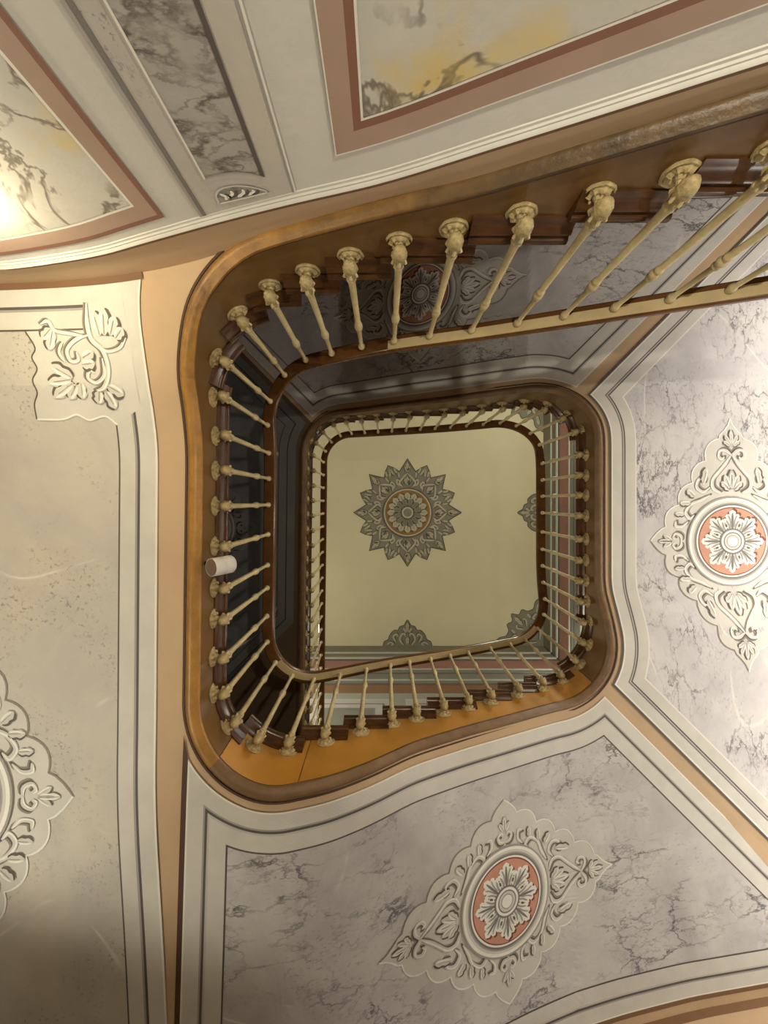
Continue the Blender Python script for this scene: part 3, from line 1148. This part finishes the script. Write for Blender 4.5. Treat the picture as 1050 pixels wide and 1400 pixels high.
# ------------------------------------------------------------------ painted panels on the soffits
def line_clip(pl, p0, d, dist):
    """keep the run of polyline pl lying further than dist on the left of line (p0, d)"""
    pl = np.asarray(pl, float)
    n = np.array([-d[1], d[0]]) / math.hypot(*d)
    h = (pl - np.array(p0)) @ n - dist
    out = []
    for i in range(len(pl)):
        if h[i] >= 0:
            out.append(pl[i])
        if i + 1 < len(pl) and h[i] * h[i + 1] < 0:
            t = h[i] / (h[i] - h[i + 1])
            out.append(pl[i] + (pl[i + 1] - pl[i]) * t)
    return np.array(out)


def panel_loops(s0, s1, w0, wall, gap, m0, m1, e0, e1, ni, ns=24, extra_w=None):
    """returns fn(k) -> (inner polyline, outer polyline). m0/m1: (point, direction) with the panel on their left"""
    ss = np.linspace(s0, s1, 400)
    def loops(k):
        inner = at(ss, np.full(400, w0 + k))
        (ax, c) = wall
        if ax == 'x':
            cc = c - gap - k if c > 0 else c + gap + k
            outer = np.stack([np.full(2, cc), [-9, 9]], 1) if at(s1)[1] > at(s0)[1] else np.stack([np.full(2, cc), [9, -9]], 1)
        else:
            cc = c - gap - k if c > 0 else c + gap + k
            outer = np.stack([[-9, 9], np.full(2, cc)], 1) if at(s1)[0] > at(s0)[0] else np.stack([[9, -9], np.full(2, cc)], 1)
        outer = resample(outer, 400)
        for (p, d), e in ((m0, e0), (m1, e1)):
            inner = line_clip(inner, p, d, e + k)
            outer = line_clip(outer, p, d, e + k)
        return resample(inner, ni), resample(outer, ni)
    return loops


def loop_closed(I, O, ns=26):
    a = I
    b = resample(np.array([I[-1], O[-1]]), ns)[1:-1]
    c = O[::-1]
    d = resample(np.array([O[0], I[0]]), ns)[1:-1]
    return np.concatenate([a, b, c, d])


def paint_panel(parent, loops, zfn, bands, field_k, field_mat, nb=46, lift0=0.006):
    lift = lambda q, h: np.concatenate([q, (zfn(q) - h)[:, None]], 1)
    pt = Paint(lift, 0.0012, lift0)
    I, O = loops(field_k)
    pt.grid([I + (O - I) * t for t in np.linspace(0, 1, nb)], field_mat, 0)
    panel = pt.build('painted_panel', parent)
    pt = Paint(lift, 0.0012, lift0)
    for k0, k1, m in bands:
        pt.band(loop_closed(*loops(k0)), loop_closed(*loops(k1)), m, 1)
    pt.build('painted_border', panel)
    return panel


def mitre(a, out):
    """radial line through the middle of a corner arc; out=+1 left side is further along the path"""
    p, q = at(a), at(a, 1.0)
    d = (q - p) * out
    return (tuple(p), tuple(d))


def left_of_forward(a):
    # line whose left side is the part of the stair that comes after a
    p, q = at(a), at(a, 1.0)
    d = q - p
    n = np.array([-d[1], d[0]])
    f = at(a + .05) - at(a)
    return (tuple(p), tuple(d)) if n @ f > 0 else (tuple(p), tuple(-d))


def left_of_backward(a):
    p, d = left_of_forward(a)
    return (p, (-d[0], -d[1]))


BORDER = [(0, .018, M_DARKLINE), (.018, .032, M_WHITELINE), (.032, .112, M_OFFWHITE), (.112, .124, M_GREYLINE), (.124, .132, M_PALE), (.132, .144, M_DARKLINE),
          (.144, .232, M_OFFWHITE), (.232, .243, M_WHITELINE)]
BORDER_B = [(0, .010, M_WHITELINE), (.010, .096, M_OFFWHITE), (.096, .106, M_MIDGREY), (.106, .120, M_DARKLINE), (.120, .132, M_PALE), (.132, .226, M_OFFWHITE), (.226, .236, M_DARKLINE)]
BORDER_L = [(0, .012, M_WHITELINE), (.012, .098, M_OFFWHITE), (.098, .112, M_DARKLINE), (.112, .124, M_MIDGREY), (.124, .208, M_OFFWHITE), (.208, .217, M_DARKLINE)]


# ------------------------------------------------------------------ the stair itself
def step_tops(z_from, z_to, n):
    return [z_from + (z_to - z_from) * (i + 1) / n for i in range(n)]


def zinv(target, s0, s1):
    ss = np.linspace(s0, s1, 900)
    zz = ZR(ss) + .15
    k = int(np.argmin(np.abs(zz - target)))
    return float(ss[k])


FL_L, FL_R, FL_T = 2.625, 4.0, 5.625
SEAMS = [onp(-.93, 1.44, A2[0], A2[2]), onp(-.50, 1.62, A2[1], A3[0]), onp(1.72, 1.50, A3[0], A3[2])]


def build_flight(name, label, group, s0, s1, z_from, z_to, n, lo, hi):
    """s0..s1: run of the string; steps between lo and hi"""
    base = at(s0)
    root = empty(name, (base[0], base[1], max(FLOOR, float(ZG(s0)) - .1)))
    tag(root, label, 'stair flight', group)
    tops = step_tops(z_from, z_to, n)
    rise = (z_to - z_from) / n
    noses = [zinv(t - rise / 2, lo, hi) for t in tops]
    for i in range(1, n):
        noses[i] = max(noses[i], noses[i - 1] + .14)
    noses = noses
    return root, tops, noses, rise


def finish_flight(root, s0, s1, tops, noses, s_end, lowtop):
    n = len(tops)
    extra = []
    for i in range(n - 1):
        make_tread(root, noses[i] - .035, noses[i + 1] + .012, tops[i])
        make_riser(root, noses[i], (tops[i - 1] if i else lowtop) - .04, tops[i] - .05)
    make_riser(root, noses[-1], tops[-2] - .04, tops[-1] - .05)
    ns = np.array(noses)
    tp = np.array([lowtop] + list(tops))
    def topf(s):
        k = np.searchsorted(ns, np.asarray(s))
        return tp[k] - .10
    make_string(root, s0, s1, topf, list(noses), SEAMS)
    if s0 < SEAMS[0] < s1:
        make_moulding(root, s0, SEAMS[0], M_GOLD)
        s0 = SEAMS[0]
    make_moulding(root, s0, s1, M_SHADEGOLD if s0 < 1 else M_BROWNMOULD)


# first flight: up from the hall along the head of the picture, over the painted wall
L1a, L1b = A1[2] - .05, A2[0] + .02
f1, t1, n1 = None, None, None
r1 = (FL_L - .235) / 17
root1, tops1, noses1, _ = build_flight('stair_flight', 'lowest stair flight, brown string over the painted wall with the pilaster', None, 0.02, L1a, FL_L - 19 * .1335, FL_L, 19, 0.05, L1a)
finish_flight(root1, 0.02, L1a, tops1, noses1, L1a, FL_L - 19 * .1335)

# second flight (foot of the picture)
root2, tops2, noses2, _ = build_flight('stair_flight', 'middle stair flight with orange-brown string and medallion soffit, lit from below', None, L1b, A3[2] + .1, FL_L, FL_R, 10, A2[0] + .25, A3[2] + .1)
L2b = A3[2] + .1
finish_flight(root2, L1b, L2b, tops2, noses2, L2b, FL_L)
# third flight (above the first)
L3a, L3b = A4[0] - .02, A5[2] - .05
root3, tops3, noses3, _ = build_flight('stair_flight', 'uppermost stair flight in shadow, passing above the lowest one', None, L3a, L3b, FL_R, FL_T, 12, A4[0] - .02, L3b)
finish_flight(root3, L3a, L3b, tops3, noses3, L3b, FL_R)


def build_landing(label, s0, s1, zf, n_from, n_to, slab):
    p = at((s0 + s1) / 2, .3)
    root = empty('stair_landing', (p[0], p[1], zf - .4))
    tag(root, label, 'landing')
    mb = MB()
    ss = srange(n_from, n_to, 0.05)
    W = reach(ss) - .01
    cols = [[(*at(s, w), zf + dz) for w, dz in NOSE + [(wo, -.05), (wo, 0)]] for s, wo in zip(ss, W)]
    mb.grid(cols, M_WOOD, close_v=True)
    mb.poly(cols[0][::-1], M_WOOD)
    mb.poly(cols[-1], M_WOOD)
    mb.build('floor_boards', root, smooth=50)
    make_string(root, s0, s1, lambda s: np.full(np.shape(s), zf - .10), [], SEAMS)
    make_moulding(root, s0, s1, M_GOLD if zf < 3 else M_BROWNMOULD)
    return root


land1 = build_landing('left landing with bright cream marbled soffit and corner scroll ornament', L1a, L1b, FL_L, noses1[-1] - .035, noses2[0] + .012, None)
land2 = build_landing('right landing with pale grey marbled soffit and pink-centred medallion', L2b, L3a, FL_R, noses2[-1] - .035, noses3[0] + .012, None)
land3 = build_landing('highest landing, its soffit almost black, left of the cream ceiling', L3b, SE, FL_T, noses3[-1] - .035, SE, None)

# soffits
make_soffit(land1, A1[0], A2[1])
make_soffit(root2, A2[1], A3[1])
make_soffit(land2, A3[1], A4[1])
make_soffit(root3, A4[1], A5[1])
make_soffit(land3, A5[1], SE, 26, M_SHADEBEIGE)

# -- right landing panel
Z2 = soffit_fn(A3[0], A4[2])
lp = panel_loops(A3[0], A4[2], .115, ('x', XR), .14, left_of_forward(A3[1]), left_of_backward(A4[1]), .055, .055, 90)
pan = paint_panel(land2, lp, Z2, BORDER, .243, M_MARBLE)
medallion(pan, Z2, (3.11, .36), -PI / 2, 1.10)

# -- second flight panel
Z3 = soffit_fn(A2[0], A3[2])
lp = panel_loops(A2[0], A3[2], .125, ('y', YF), .10, ((-1.15, 1.70), (.035, -1)), left_of_backward(A3[1]), .05, .055, 110)
lp0 = lp
# make sure the left limit keeps the run to its right
p_, d_ = (-1.15, 1.70), (.035, -1)
if (np.array([1.0, 2.5]) - np.array(p_)) @ np.array([-d_[1], d_[0]]) < 0:
    d_ = (-d_[0], -d_[1])
lp = panel_loops(A2[0], A3[2], .125, ('y', YF), .10, (p_, d_), left_of_backward(A3[1]), .05, .055, 110)
pan = paint_panel(root2, lp, Z3, BORDER_B, .236, M_MARBLE_X, 60)
medallion(pan, Z3, (.86, 2.81), 0.0, .90, .72, .385)
# dark reddish line beside the left edge of that panel
pt = Paint(lambda q, h: np.concatenate([q, (Z3(q) - h)[:, None]], 1), .0012, .006)
I, O = lp(-.03)
I2, O2 = lp(0)
pt.band(resample([I[0], O[0]], 40), resample([I2[0], O2[0]], 40), M_DARKBROWN, 1, False)
pt.band(O, O2, M_BROWNLINE, 1, False)
pt.build('brown_line', pan)

# -- left landing panel
Z1 = soffit_fn(A1[0], A2[2])
EDGE = smooth_line([(-1.175, -1.16), (-1.205, -1.08), (-1.238, -.97), (-1.255, -.80), (-1.262, -.3), (-1.268, .5), (-1.272, 1.2), (-1.268, 1.75), (-1.225, 2.6), (-1.175, 3.9)], 10)


def left_loops(k):
    e = EDGE - np.array([k, 0])
    lo, hi = YW + .018 + k, 3.70 - k
    e = line_clip(e, (0, lo), (1, 0), 0)
    e = line_clip(e, (0, hi), (-1, 0), 0)
    I = resample(e, 130)
    O = resample(np.array([(XL + .1 + k, lo), (XL + .1 + k, hi)]), 130)
    return I, O


pan = paint_panel(land1, left_loops, Z1, BORDER_L, .217, M_MARBLE_C, 60)
medallion(pan, Z1, (-2.47, 1.64), PI / 2, 1.12)
lift1 = lambda q, h: np.concatenate([q, (Z1(q) - h)[:, None]], 1)
pt = Paint(lift1, .0012, .006)
ex = np.linspace(XL + .05, -1.19, 60)
pt.band(np.stack([ex, np.full(60, YW + .002)], 1), np.stack([ex, np.full(60, YW + .034)], 1), M_BROWNLINE, 2, False)
pt.build('brown_line', pan)
# corner scroll ornament
px2 = lambda x, y, z=2.275: ((x - CX) * z / F, (y - CY) * z / F)
pt = Paint(lift1, .0011, .009)
og = [(200, 436), (200, 560), (165, 582), (150, 571), (128, 576), (112, 569), (92, 575), (57, 575), (58, 556), (66, 541), (63, 526), (71, 512), (66, 498),
      (72, 486), (62, 466), (150, 466), (150, 436)]
pt.fill([px2(*p) for p in og], M_ORN, 0, .07)
pt.stroke([px2(*p) for p in og[2:8]], .010, M_ORNHI, 1, (1, 1), 5)
pt.stroke([px2(*p) for p in og[7:15]], .008, M_ORNDK, 1, (1, 1), 5)


def pstroke(pl, wd=.024, m=None):
    q = [np.array(px2(*p)) for p in pl]
    sh = np.array([-.012, -.006])
    pt.stroke([p + sh for p in q], wd * 1.1, M_ORNSH, 2)
    pt.stroke([p + sh * .4 for p in q], wd, M_ORNDK, 3)
    pt.stroke(q, wd * .85, M_ORN, 4)
    pt.stroke([p - sh * .3 for p in q], wd * .35, M_ORNHI, 5)


def pleaf(b, t, wd=.05):
    ident = lambda pl: np.asarray(pl, float)
    leaf(pt, ident, px2(*b), px2(*t), wd, 5)


pstroke([(150, 436), (147, 460), (150, 478), (163, 492), (166, 515), (158, 535), (145, 540)], .030)
pstroke([(147, 472), (128, 478), (115, 490), (118, 503), (128, 502), (127, 492)], .024)
pstroke([(160, 500), (160, 520), (148, 530), (138, 524), (141, 515), (148, 518)], .024)
pstroke([(143, 474), (120, 470), (102, 466), (95, 455), (84, 458)], .022)
pstroke([(156, 484), (168, 492), (186, 488), (197, 474)], .020)
pstroke([(110, 480), (104, 492), (110, 504)], .020)
for b, t in (((98, 464), (84, 476)), ((100, 466), (92, 490)), ((162, 474), (158, 445)), ((168, 474), (172, 442)), ((176, 474), (186, 452)), ((182, 478), (194, 466)),
             ((118, 524), (90, 508)), ((116, 526), (84, 530)), ((118, 530), (88, 548)), ((122, 532), (108, 550)), ((128, 530), (126, 550)),
             ((150, 540), (146, 556)), ((158, 540), (168, 562)), ((162, 534), (182, 545)), ((134, 500), (150, 492)), ((132, 508), (150, 506))):
    pleaf(b, t)
pt.build('corner_scroll', pan)

# -- third flight panel and the highest landing's panel
Z4 = soffit_fn(A4[0], A5[2])
lp = panel_loops(A4[0], A5[2], .115, ('y', YR), .12, left_of_forward(A4[1]), left_of_backward(A5[1]), .055, .055, 110)
pan = paint_panel(root3, lp, Z4, BORDER_B, .236, M_MARBLE_X, 50)
medallion(pan, Z4, (.38, -2.2), PI, 1.0)
Z5 = soffit_fn(A5[0], SE)
ml = ((-1.2, 1.73), (-1, 1))
if (np.array([-2.2, .3]) - np.array(ml[0])) @ np.array([-ml[1][1], ml[1][0]]) < 0:
    ml = (ml[0], (1, -1))
lp = panel_loops(A5[0], SE, .125, ('x', XL), .12, left_of_forward(A5[1]), ml, .055, .10, 110)
pan = paint_panel(land3, lp, Z5, [(0, .012, M_SHADEPALE), (.012, .098, M_SHADEPALE), (.098, .112, M_SHADELINE), (.112, .208, M_SHADEPALE), (.208, .217, M_SHADELINE)], .217, M_SHADEMARBLE, 50)
medallion(pan, Z5, (-2.3, .35), -PI / 2, 1.0, ground=M_SHADEPALE, light=M_SHADEPALE, shade=M_SHADELINE)

# frieze and cornice where the second flight's soffit meets the front wall
mb = MB()
fx = np.linspace(-1.0, 3.9, 120)
zfr = Z3(np.stack([fx, np.full(120, YF - .002)], 1))
pt = Paint(fn_front)
pt.band(np.stack([fx, zfr], 1), np.stack([fx, zfr - .055], 1), M_BROWNLINE, 1, False)
pt.band(np.stack([fx, zfr - .055], 1), np.stack([fx, zfr - .17], 1), M_BEIGE, 1, False)
pt.build('frieze', wall_front)
cols = [[(x, YF - d, z - .17 + dz) for d, dz in CP] for x, z in zip(fx, zfr)]
mb.grid(cols, M_OFFWHITE)
mb.build('cornice', wall_front, smooth=50)

# ------------------------------------------------------------------ ceiling paintings
fn_ceil = lambda q, h: np.stack([q[:, 0], q[:, 1], ZC - h], 1)
CC = (.61, .31)
pt = Paint(fn_ceil, .003, .004)
star = []
for k in range(16):
    a = PI / 8 * k
    r1_ = 1.42 if k % 2 == 0 else 1.34
    star += [(r1_ * math.cos(a), r1_ * math.sin(a)), (1.22 * math.cos(a + .10), 1.22 * math.sin(a + .10)), (1.10 * math.cos(a + PI / 16), 1.10 * math.sin(a + PI / 16)),
             (1.22 * math.cos(a + PI / 8 - .10), 1.22 * math.sin(a + PI / 8 - .10))]
FC = xf(CC, 0, 1.02)
pt.star(FC(star), CC, M_CEILORN, 0, 2)
st2 = np.array(star + star[:1])
pt.stroke(FC(st2), .03, M_CEILDK, 1, (1, 1), smooth=False)
for k in range(8):
    a = PI / 4 * k
    def f(pl, a=a):
        p = np.asarray(pl, float)
        c, s = math.cos(a), math.sin(a)
        return FC(np.stack([c * p[:, 0] - s * p[:, 1], s * p[:, 0] + c * p[:, 1]], 1))
    for sg in (1, -1):
        g = lambda pl, f=f, sg=sg: f(np.asarray(pl, float) * np.array([1, sg]))
        kw = dict(body=M_CEILHI, dk=M_CEILDK, sh=M_CEILDK, hi=M_CEILHI)
        scroll(pt, g, [(.68, .13), (.78, .21), (.90, .13), (1.04, 0)], .045, 2, 1, **kw)
        scroll(pt, g, [(.70, .19), (.76, .27), (.86, .27), (.84, .21)], .038, 2, 1, **kw)
        leaf(pt, g, (.74, .02), (.90, .07), .07, 4, M_CEILDK, M_CEILHI)
        leaf(pt, g, (1.06, .01), (1.22, .06), .06, 4, M_CEILDK, M_CEILHI)
        leaf(pt, g, (1.03, .28), (1.17, .36), .06, 4, M_CEILDK, M_CEILHI)
        leaf(pt, g, (.98, .33), (1.14, .47), .06, 4, M_CEILDK, M_CEILHI)
        leaf(pt, g, (.92, .22), (1.06, .24), .05, 4, M_CEILDK, M_CEILHI)
    leaf(pt, f, (1.10, 0), (1.32, 0), .07, 5, M_CEILDK, M_CEILHI)
    leaf(pt, f, (.72, 0), (.94, 0), .08, 5, M_CEILDK, M_CEILHI)
cm = pt.build('ceiling_star', ceiling, label='grey-green sixteen-pointed star painted round a gilt rosette')
pt = Paint(fn_ceil, .003, .03)
ca = np.linspace(0, 2 * PI, 49)[:-1]
C = lambda r: FC(np.stack([r * np.cos(ca), r * np.sin(ca)], 1))
for r1_, r0_, m in ((.65, .625, M_CEILDK), (.625, .59, M_CEILHI), (.59, .555, M_CEILGOLD), (.555, .01, M_CEILGOLD)):
    pt.band(C(r1_), C(r0_), m, 0)
for rr, n, m, wd, r0_ in ((.53, 16, M_CEILHI, .15, .27), (.38, 12, M_CEILORN, .12, .16)):
    for k in range(n):
        a = 2 * PI * (k + .5 * (n == 12)) / n
        leaf(pt, FC, (r0_ * math.cos(a), r0_ * math.sin(a)), (rr * math.cos(a), rr * math.sin(a)), wd, 1 + 3 * (n == 12), M_CEILDK, m)
for r1_, r0_, m in ((.175, .15, M_CEILDK), (.15, .11, M_CEILHI), (.11, .001, M_CEILORN)):
    pt.band(C(r1_), C(r0_), m, 8)
pt.build('gilt_rosette', cm)


def edge_ornament(cen, ang, s=1.0):
    pt = Paint(fn_ceil, .003, .004)
    f = xf(cen, ang, s)
    o = [(0, -.66), (.12, -.62), (.17, -.52), (.30, -.47), (.42, -.36), (.42, -.26), (.52, -.20), (.56, -.09), (.70, 0), (.56, .09), (.52, .20), (.42, .26), (.42, .36),
         (.30, .47), (.17, .52), (.12, .62), (0, .66)]
    pt.fill(f(smooth_line(o, 3)), M_CEILORN, 0)
    pt.stroke(f(o), .022, M_CEILDK, 1, (1, 1), 3)
    kw = dict(body=M_CEILHI, dk=M_CEILDK, sh=M_CEILDK, hi=M_CEILHI)
    for sg in (1, -1):
        g = lambda pl, sg=sg: f(np.asarray(pl, float) * np.array([1, sg]))
        scroll(pt, g, [(.02, .10), (.16, .20), (.30, .16), (.33, .08), (.27, .06)], .05, 2, s, **kw)
        scroll(pt, g, [(.10, .30), (.24, .38), (.32, .30), (.25, .25)], .045, 2, s, **kw)
        scroll(pt, g, [(.04, .55), (.10, .46), (.06, .38), (.02, .44)], .04, 2, s, **kw)
        leaf(pt, g, (.36, .03), (.48, .12), .06, 4, M_CEILDK, M_CEILHI)
    leaf(pt, f, (.38, 0), (.62, 0), .08, 4, M_CEILDK, M_CEILHI)
    leaf(pt, f, (.05, 0), (.24, 0), .09, 4, M_CEILDK, M_CEILHI)
    return pt.build('edge_ornament', ceiling)


def corner_ornament(cen, ang, s=1.0):
    pt = Paint(fn_ceil, .003, .004)
    f = xf(cen, ang, s)
    half = [(1.28, 0), (1.14, .16), (1.04, .16), (.96, .26), (.98, .40), (.88, .52), (.72, .52), (.60, .60), (.56, .72), (.40, .82), (.10, .80)]
    half = [(1.05 * math.cos(0), 0)] and [(0, 0), (.95, -.95), (1.0, -.70), (.90, -.52), (.96, -.36), (1.10, -.28), (1.06, -.12), (1.22, 0)]
    o = half + [(x, -y) for x, y in half[::-1][1:-1]]
    pt.fill(f(o), M_CEILORN, 0)
    pt.stroke(f(o[1:]), .022, M_CEILDK, 1, (1, 1), 3)
    kw = dict(body=M_CEILHI, dk=M_CEILDK, sh=M_CEILDK, hi=M_CEILHI)
    for sg in (1, -1):
        g = lambda pl, sg=sg: f(np.asarray(pl, float) * np.array([1, sg]))
        scroll(pt, g, [(.20, .05), (.36, .24), (.56, .26), (.62, .14), (.52, .10)], .05, 2, s, **kw)
        scroll(pt, g, [(.40, .30), (.56, .46), (.74, .46), (.74, .34), (.66, .34)], .05, 2, s, **kw)
        scroll(pt, g, [(.70, .06), (.84, .16), (.92, .10)], .04, 2, s, **kw)
        leaf(pt, g, (.76, .50), (.90, .72), .08, 4, M_CEILDK, M_CEILHI)
        leaf(pt, g, (.78, .30), (.92, .30), .07, 4, M_CEILDK, M_CEILHI)
    leaf(pt, f, (.80, 0), (1.10, 0), .09, 4, M_CEILDK, M_CEILHI)
    return pt.build('corner_ornament', ceiling)


XM, YM = (XL + XR) / 2, (YR + YF) / 2
for c, a in (((CC[0], YF - .01), -PI / 2), ((CC[0], YR + .01), PI / 2), ((XR - .01, CC[1]), PI), ((XL + .01, CC[1]), 0)):
    edge_ornament(c, a)
for c, a in (((XR - .01, YF - .01), -3 * PI / 4), ((XR - .01, YR + .01), 3 * PI / 4), ((XL + .01, YF - .01), -PI / 4), ((XL + .01, YR + .01), PI / 4)):
    corner_ornament(c, a)

# ------------------------------------------------------------------ balustrade
HB = 0.90          # from the rosette up to the underside of the handrail
WB = -0.076         # the balusters stand off the string
p0 = at(0.6)
bal = empty('balustrade', (p0[0], p0[1], float(ZR(0.6))))
tag(bal, 'continuous curving balustrade of cream iron balusters under a dark wooden handrail', 'balustrade')
ORGB = ORG[bal.name]

# baluster shaft, local frame: x = outward, z = up, origin on the string face at the rosette centre
m_ = MB()
b0 = .045
Lh = HB - b0
prof = [(.012, b0 - .01), (.021, b0), (.024, b0 + .010), (.019, b0 + .020), (.0175, b0 + .035), (.0170, b0 + .05)]
mid = b0 + .515
prof += [(.0150, mid - .045), (.020, mid - .036), (.0215, mid - .026), (.017, mid - .018), (.0235, mid - .006), (.0245, mid + .006), (.0235, mid + .014), (.017, mid + .024),
         (.0215, mid + .032), (.020, mid + .042), (.0140, mid + .050), (.0125, HB - .050), (.019, HB - .044), (.0225, HB - .032), (.0225, HB - .020), (.018, HB - .008), (.014, HB + .004)]
m_.lathe(prof, M_IRON, 10, (WB, 0, 0))
ME_SHAFT = m_.mesh('baluster', cz=0.0, smooth=50)
# pine-cone knop and its curved arm
m_ = MB()
kn = [(.006, -.078), (.014, -.074), (.023, -.062), (.0290, -.046), (.0310, -.030), (.0295, -.014), (.0245, .002), (.0185, .016), (.0150, .026), (.0150, .034), (.020, .040), (.020, .046)]
rows = []
segs = 14
for j, (r, h) in enumerate(kn):
    rows.append([(WB + (r * (1 + (.10 if (i + j) % 2 else -.06))) * math.cos(2 * PI * i / segs), (r * (1 + (.10 if (i + j) % 2 else -.06))) * math.sin(2 * PI * i / segs), h) for i in range(segs)])
m_.grid(rows, M_IRONDK, close_v=True)
m_.poly(rows[0][::-1], M_IRONDK)
m_.poly(rows[-1], M_IRONDK)
# little leaves below the shaft
for i in range(6):
    a = 2 * PI * i / 6
    m_.tube([(WB + .026 * math.cos(a), .026 * math.sin(a), -.016), (WB + .032 * math.cos(a), .032 * math.sin(a), .004), (WB + .023 * math.cos(a), .023 * math.sin(a), .022)], [.006, .008, .003], M_IRON, 5)
m_.tube([(.0, 0, 0), (-.026, 0, .004), (-.050, 0, .010), (WB, 0, .024)], [.013, .0105, .0105, .013], M_IRONDK, 8)
ME_KNOP = m_.mesh('pine_cone_knop', cz=0.0, smooth=40)
# rosette on the string
m_ = MB()
rows = []
SEG = 24
for r, h in ((.058, .0), (.060, .006), (.054, .011), (.046, .009), (.038, .016), (.028, .020), (.020, .014), (.016, .020), (.010, .026), (.002, .026)):
    row = []
    for i in range(SEG):
        a = 2 * PI * i / SEG
        rr = r * (1 + .025 * math.cos(8 * a)) if r > .03 else r
        hh = h + (.004 * math.cos(8 * a) if .025 < r < .05 else 0)
        row.append((-hh + .0, rr * math.cos(a), rr * math.sin(a)))
    rows.append(row)
m_.grid(rows, M_IRONDK, close_v=True)
m_.poly(rows[0][::-1], M_IRONDK)
m_.poly(rows[-1], M_IRONDK)
ME_ROS = m_.mesh('rosette', cz=0.0, smooth=40)


def put_baluster(s):
    q = at(s)
    n = at(s, 1.0) - q
    o = bpy.data.objects.new('baluster', ME_SHAFT)
    o.location = (q[0] - ORGB.x, q[1] - ORGB.y, float(ZR(s)) - ORGB.z)
    o.rotation_euler = (0, 0, math.atan2(n[1], n[0]))
    link(o, bal)
    for nm, me in (('pine_cone_knop', ME_KNOP), ('rosette', ME_ROS)):
        link(bpy.data.objects.new(nm, me), o)


OBS = [(930, 240), (816, 262), (713, 296), (620, 315), (543, 325), (478, 350), (421, 373), (375, 402), (335, 437), (304, 492), (296, 543), (294, 596), (293.5, 643),
       (292, 692), (293, 747), (292, 803), (289.5, 846), (289.5, 898), (289.5, 948), (300, 1000), (345, 1025), (395, 1027), (445, 1010), (492, 995), (536, 990), (570, 985),
       (607, 975), (641, 970), (672, 963), (708, 950), (740, 938), (768, 930), (792, 908), (806, 881), (800, 851), (800, 822), (800, 794), (800, 766), (800, 737), (800, 705),
       (800, 677), (800, 650), (800, 622), (800, 587)]
sd = np.arange(0.2, A4[1], 0.004)
qd = at(sd, -.012)
zd = ZR(sd)
ud = np.stack([CX + F * qd[:, 0] / zd, CY + F * qd[:, 1] / zd], 1)
slist = []
last = 2.2
for p in OBS:
    d = np.hypot(ud[:, 0] - p[0], ud[:, 1] - p[1])
    d[(sd < last + .08) | (sd > last + 1.3)] = 1e9
    last = float(sd[int(d.argmin())])
    slist.append(last)
s = slist[0] - .225
while s > .7:
    slist.insert(0, s)
    s -= .225
s = slist[-1] + .2
while s < SE - .1:
    slist.append(s)
    s += .2
for s in slist:
    put_baluster(s)

mb = MB()
RAILP = [(w - .020, z) for w, z in [(-.103, .010), (-.108, .026), (-.106, .046), (-.094, .062), (-.074, .071), (-.038, .071), (-.018, .062), (-.006, .046), (-.004, .026), (-.009, .010), (-.018, .004), (-.018, 0.0),
         (-.094, 0.0), (-.094, .004)]]
ZRS = curve([(float(a), float(ZR(a))) for a in np.arange(0, SE, .05)], .10)
sweep(mb, RAILP, .55, SE, lambda s: ZRS(s) + HB, M_RAIL, .04)
mb.build('handrail', bal, smooth=40)
for sa, sb in ((.55, sx(.02)), (A2[1] - .1, A3[1])):
    mb = MB()
    sweep(mb, [(-.118, .003), (-.118, -.005), (-.062, -.005), (-.062, .003)], sa, sb, lambda s: ZRS(s) + HB, M_BAR, .04)
    mb.build('rail_bar', bal, label='flat cream bar under the handrail')

# ------------------------------------------------------------------ small white cylinder on the left string
def cyl_pt(px, py, z):
    return Vector(((px - CX) * z / F, (py - CY) * z / F, z))


pb = cyl_pt(288.5, 776, 2.22)
sp = empty('sensor_cylinder', (pb.x, pb.y, pb.z))
tag(sp, 'small white cylinder fixed to the brown string of the left landing', 'light fitting')
ax = Vector((math.sin(math.radians(33)), -.03, math.cos(math.radians(33)))).normalized()
u = ax.orthogonal().normalized()
v = ax.cross(u)


def ring_along(prof, mat, name, label=None, segs=24):
    m = MB()
    rows = [[tuple(pb + ax * h + r * (math.cos(2 * PI * i / segs) * u + math.sin(2 * PI * i / segs) * v)) for i in range(segs)] for r, h in prof]
    m.grid(rows, mat, close_v=True)
    m.poly(rows[0][::-1], mat)
    m.poly(rows[-1], mat)
    return m.build(name, sp, smooth=40, label=label)


ring_along([(.046, .004), (.049, .0), (.050, .004), (.050, .068), (.0485, .070), (.0485, .072), (.050, .074), (.050, .124), (.046, .130)], M_LAMPW, 'body')
ring_along([(.045, -.001), (.045, .003)], M_LAMPD, 'end_cap', 'dull brown end face')
m = MB()
sw = onp(pb.x, pb.y, A1[2], A2[0])
base = at(sw)
zz = pb.z + .16
m.tube([tuple(pb + ax * .07 - Vector((.02, 0, 0))), (base[0] + .03, base[1], pb.z + .14), (base[0] + .002, base[1], pb.z + .15)], [.012, .010, .012], M_BRACK, 8)
m.build('bracket', sp, smooth=40)
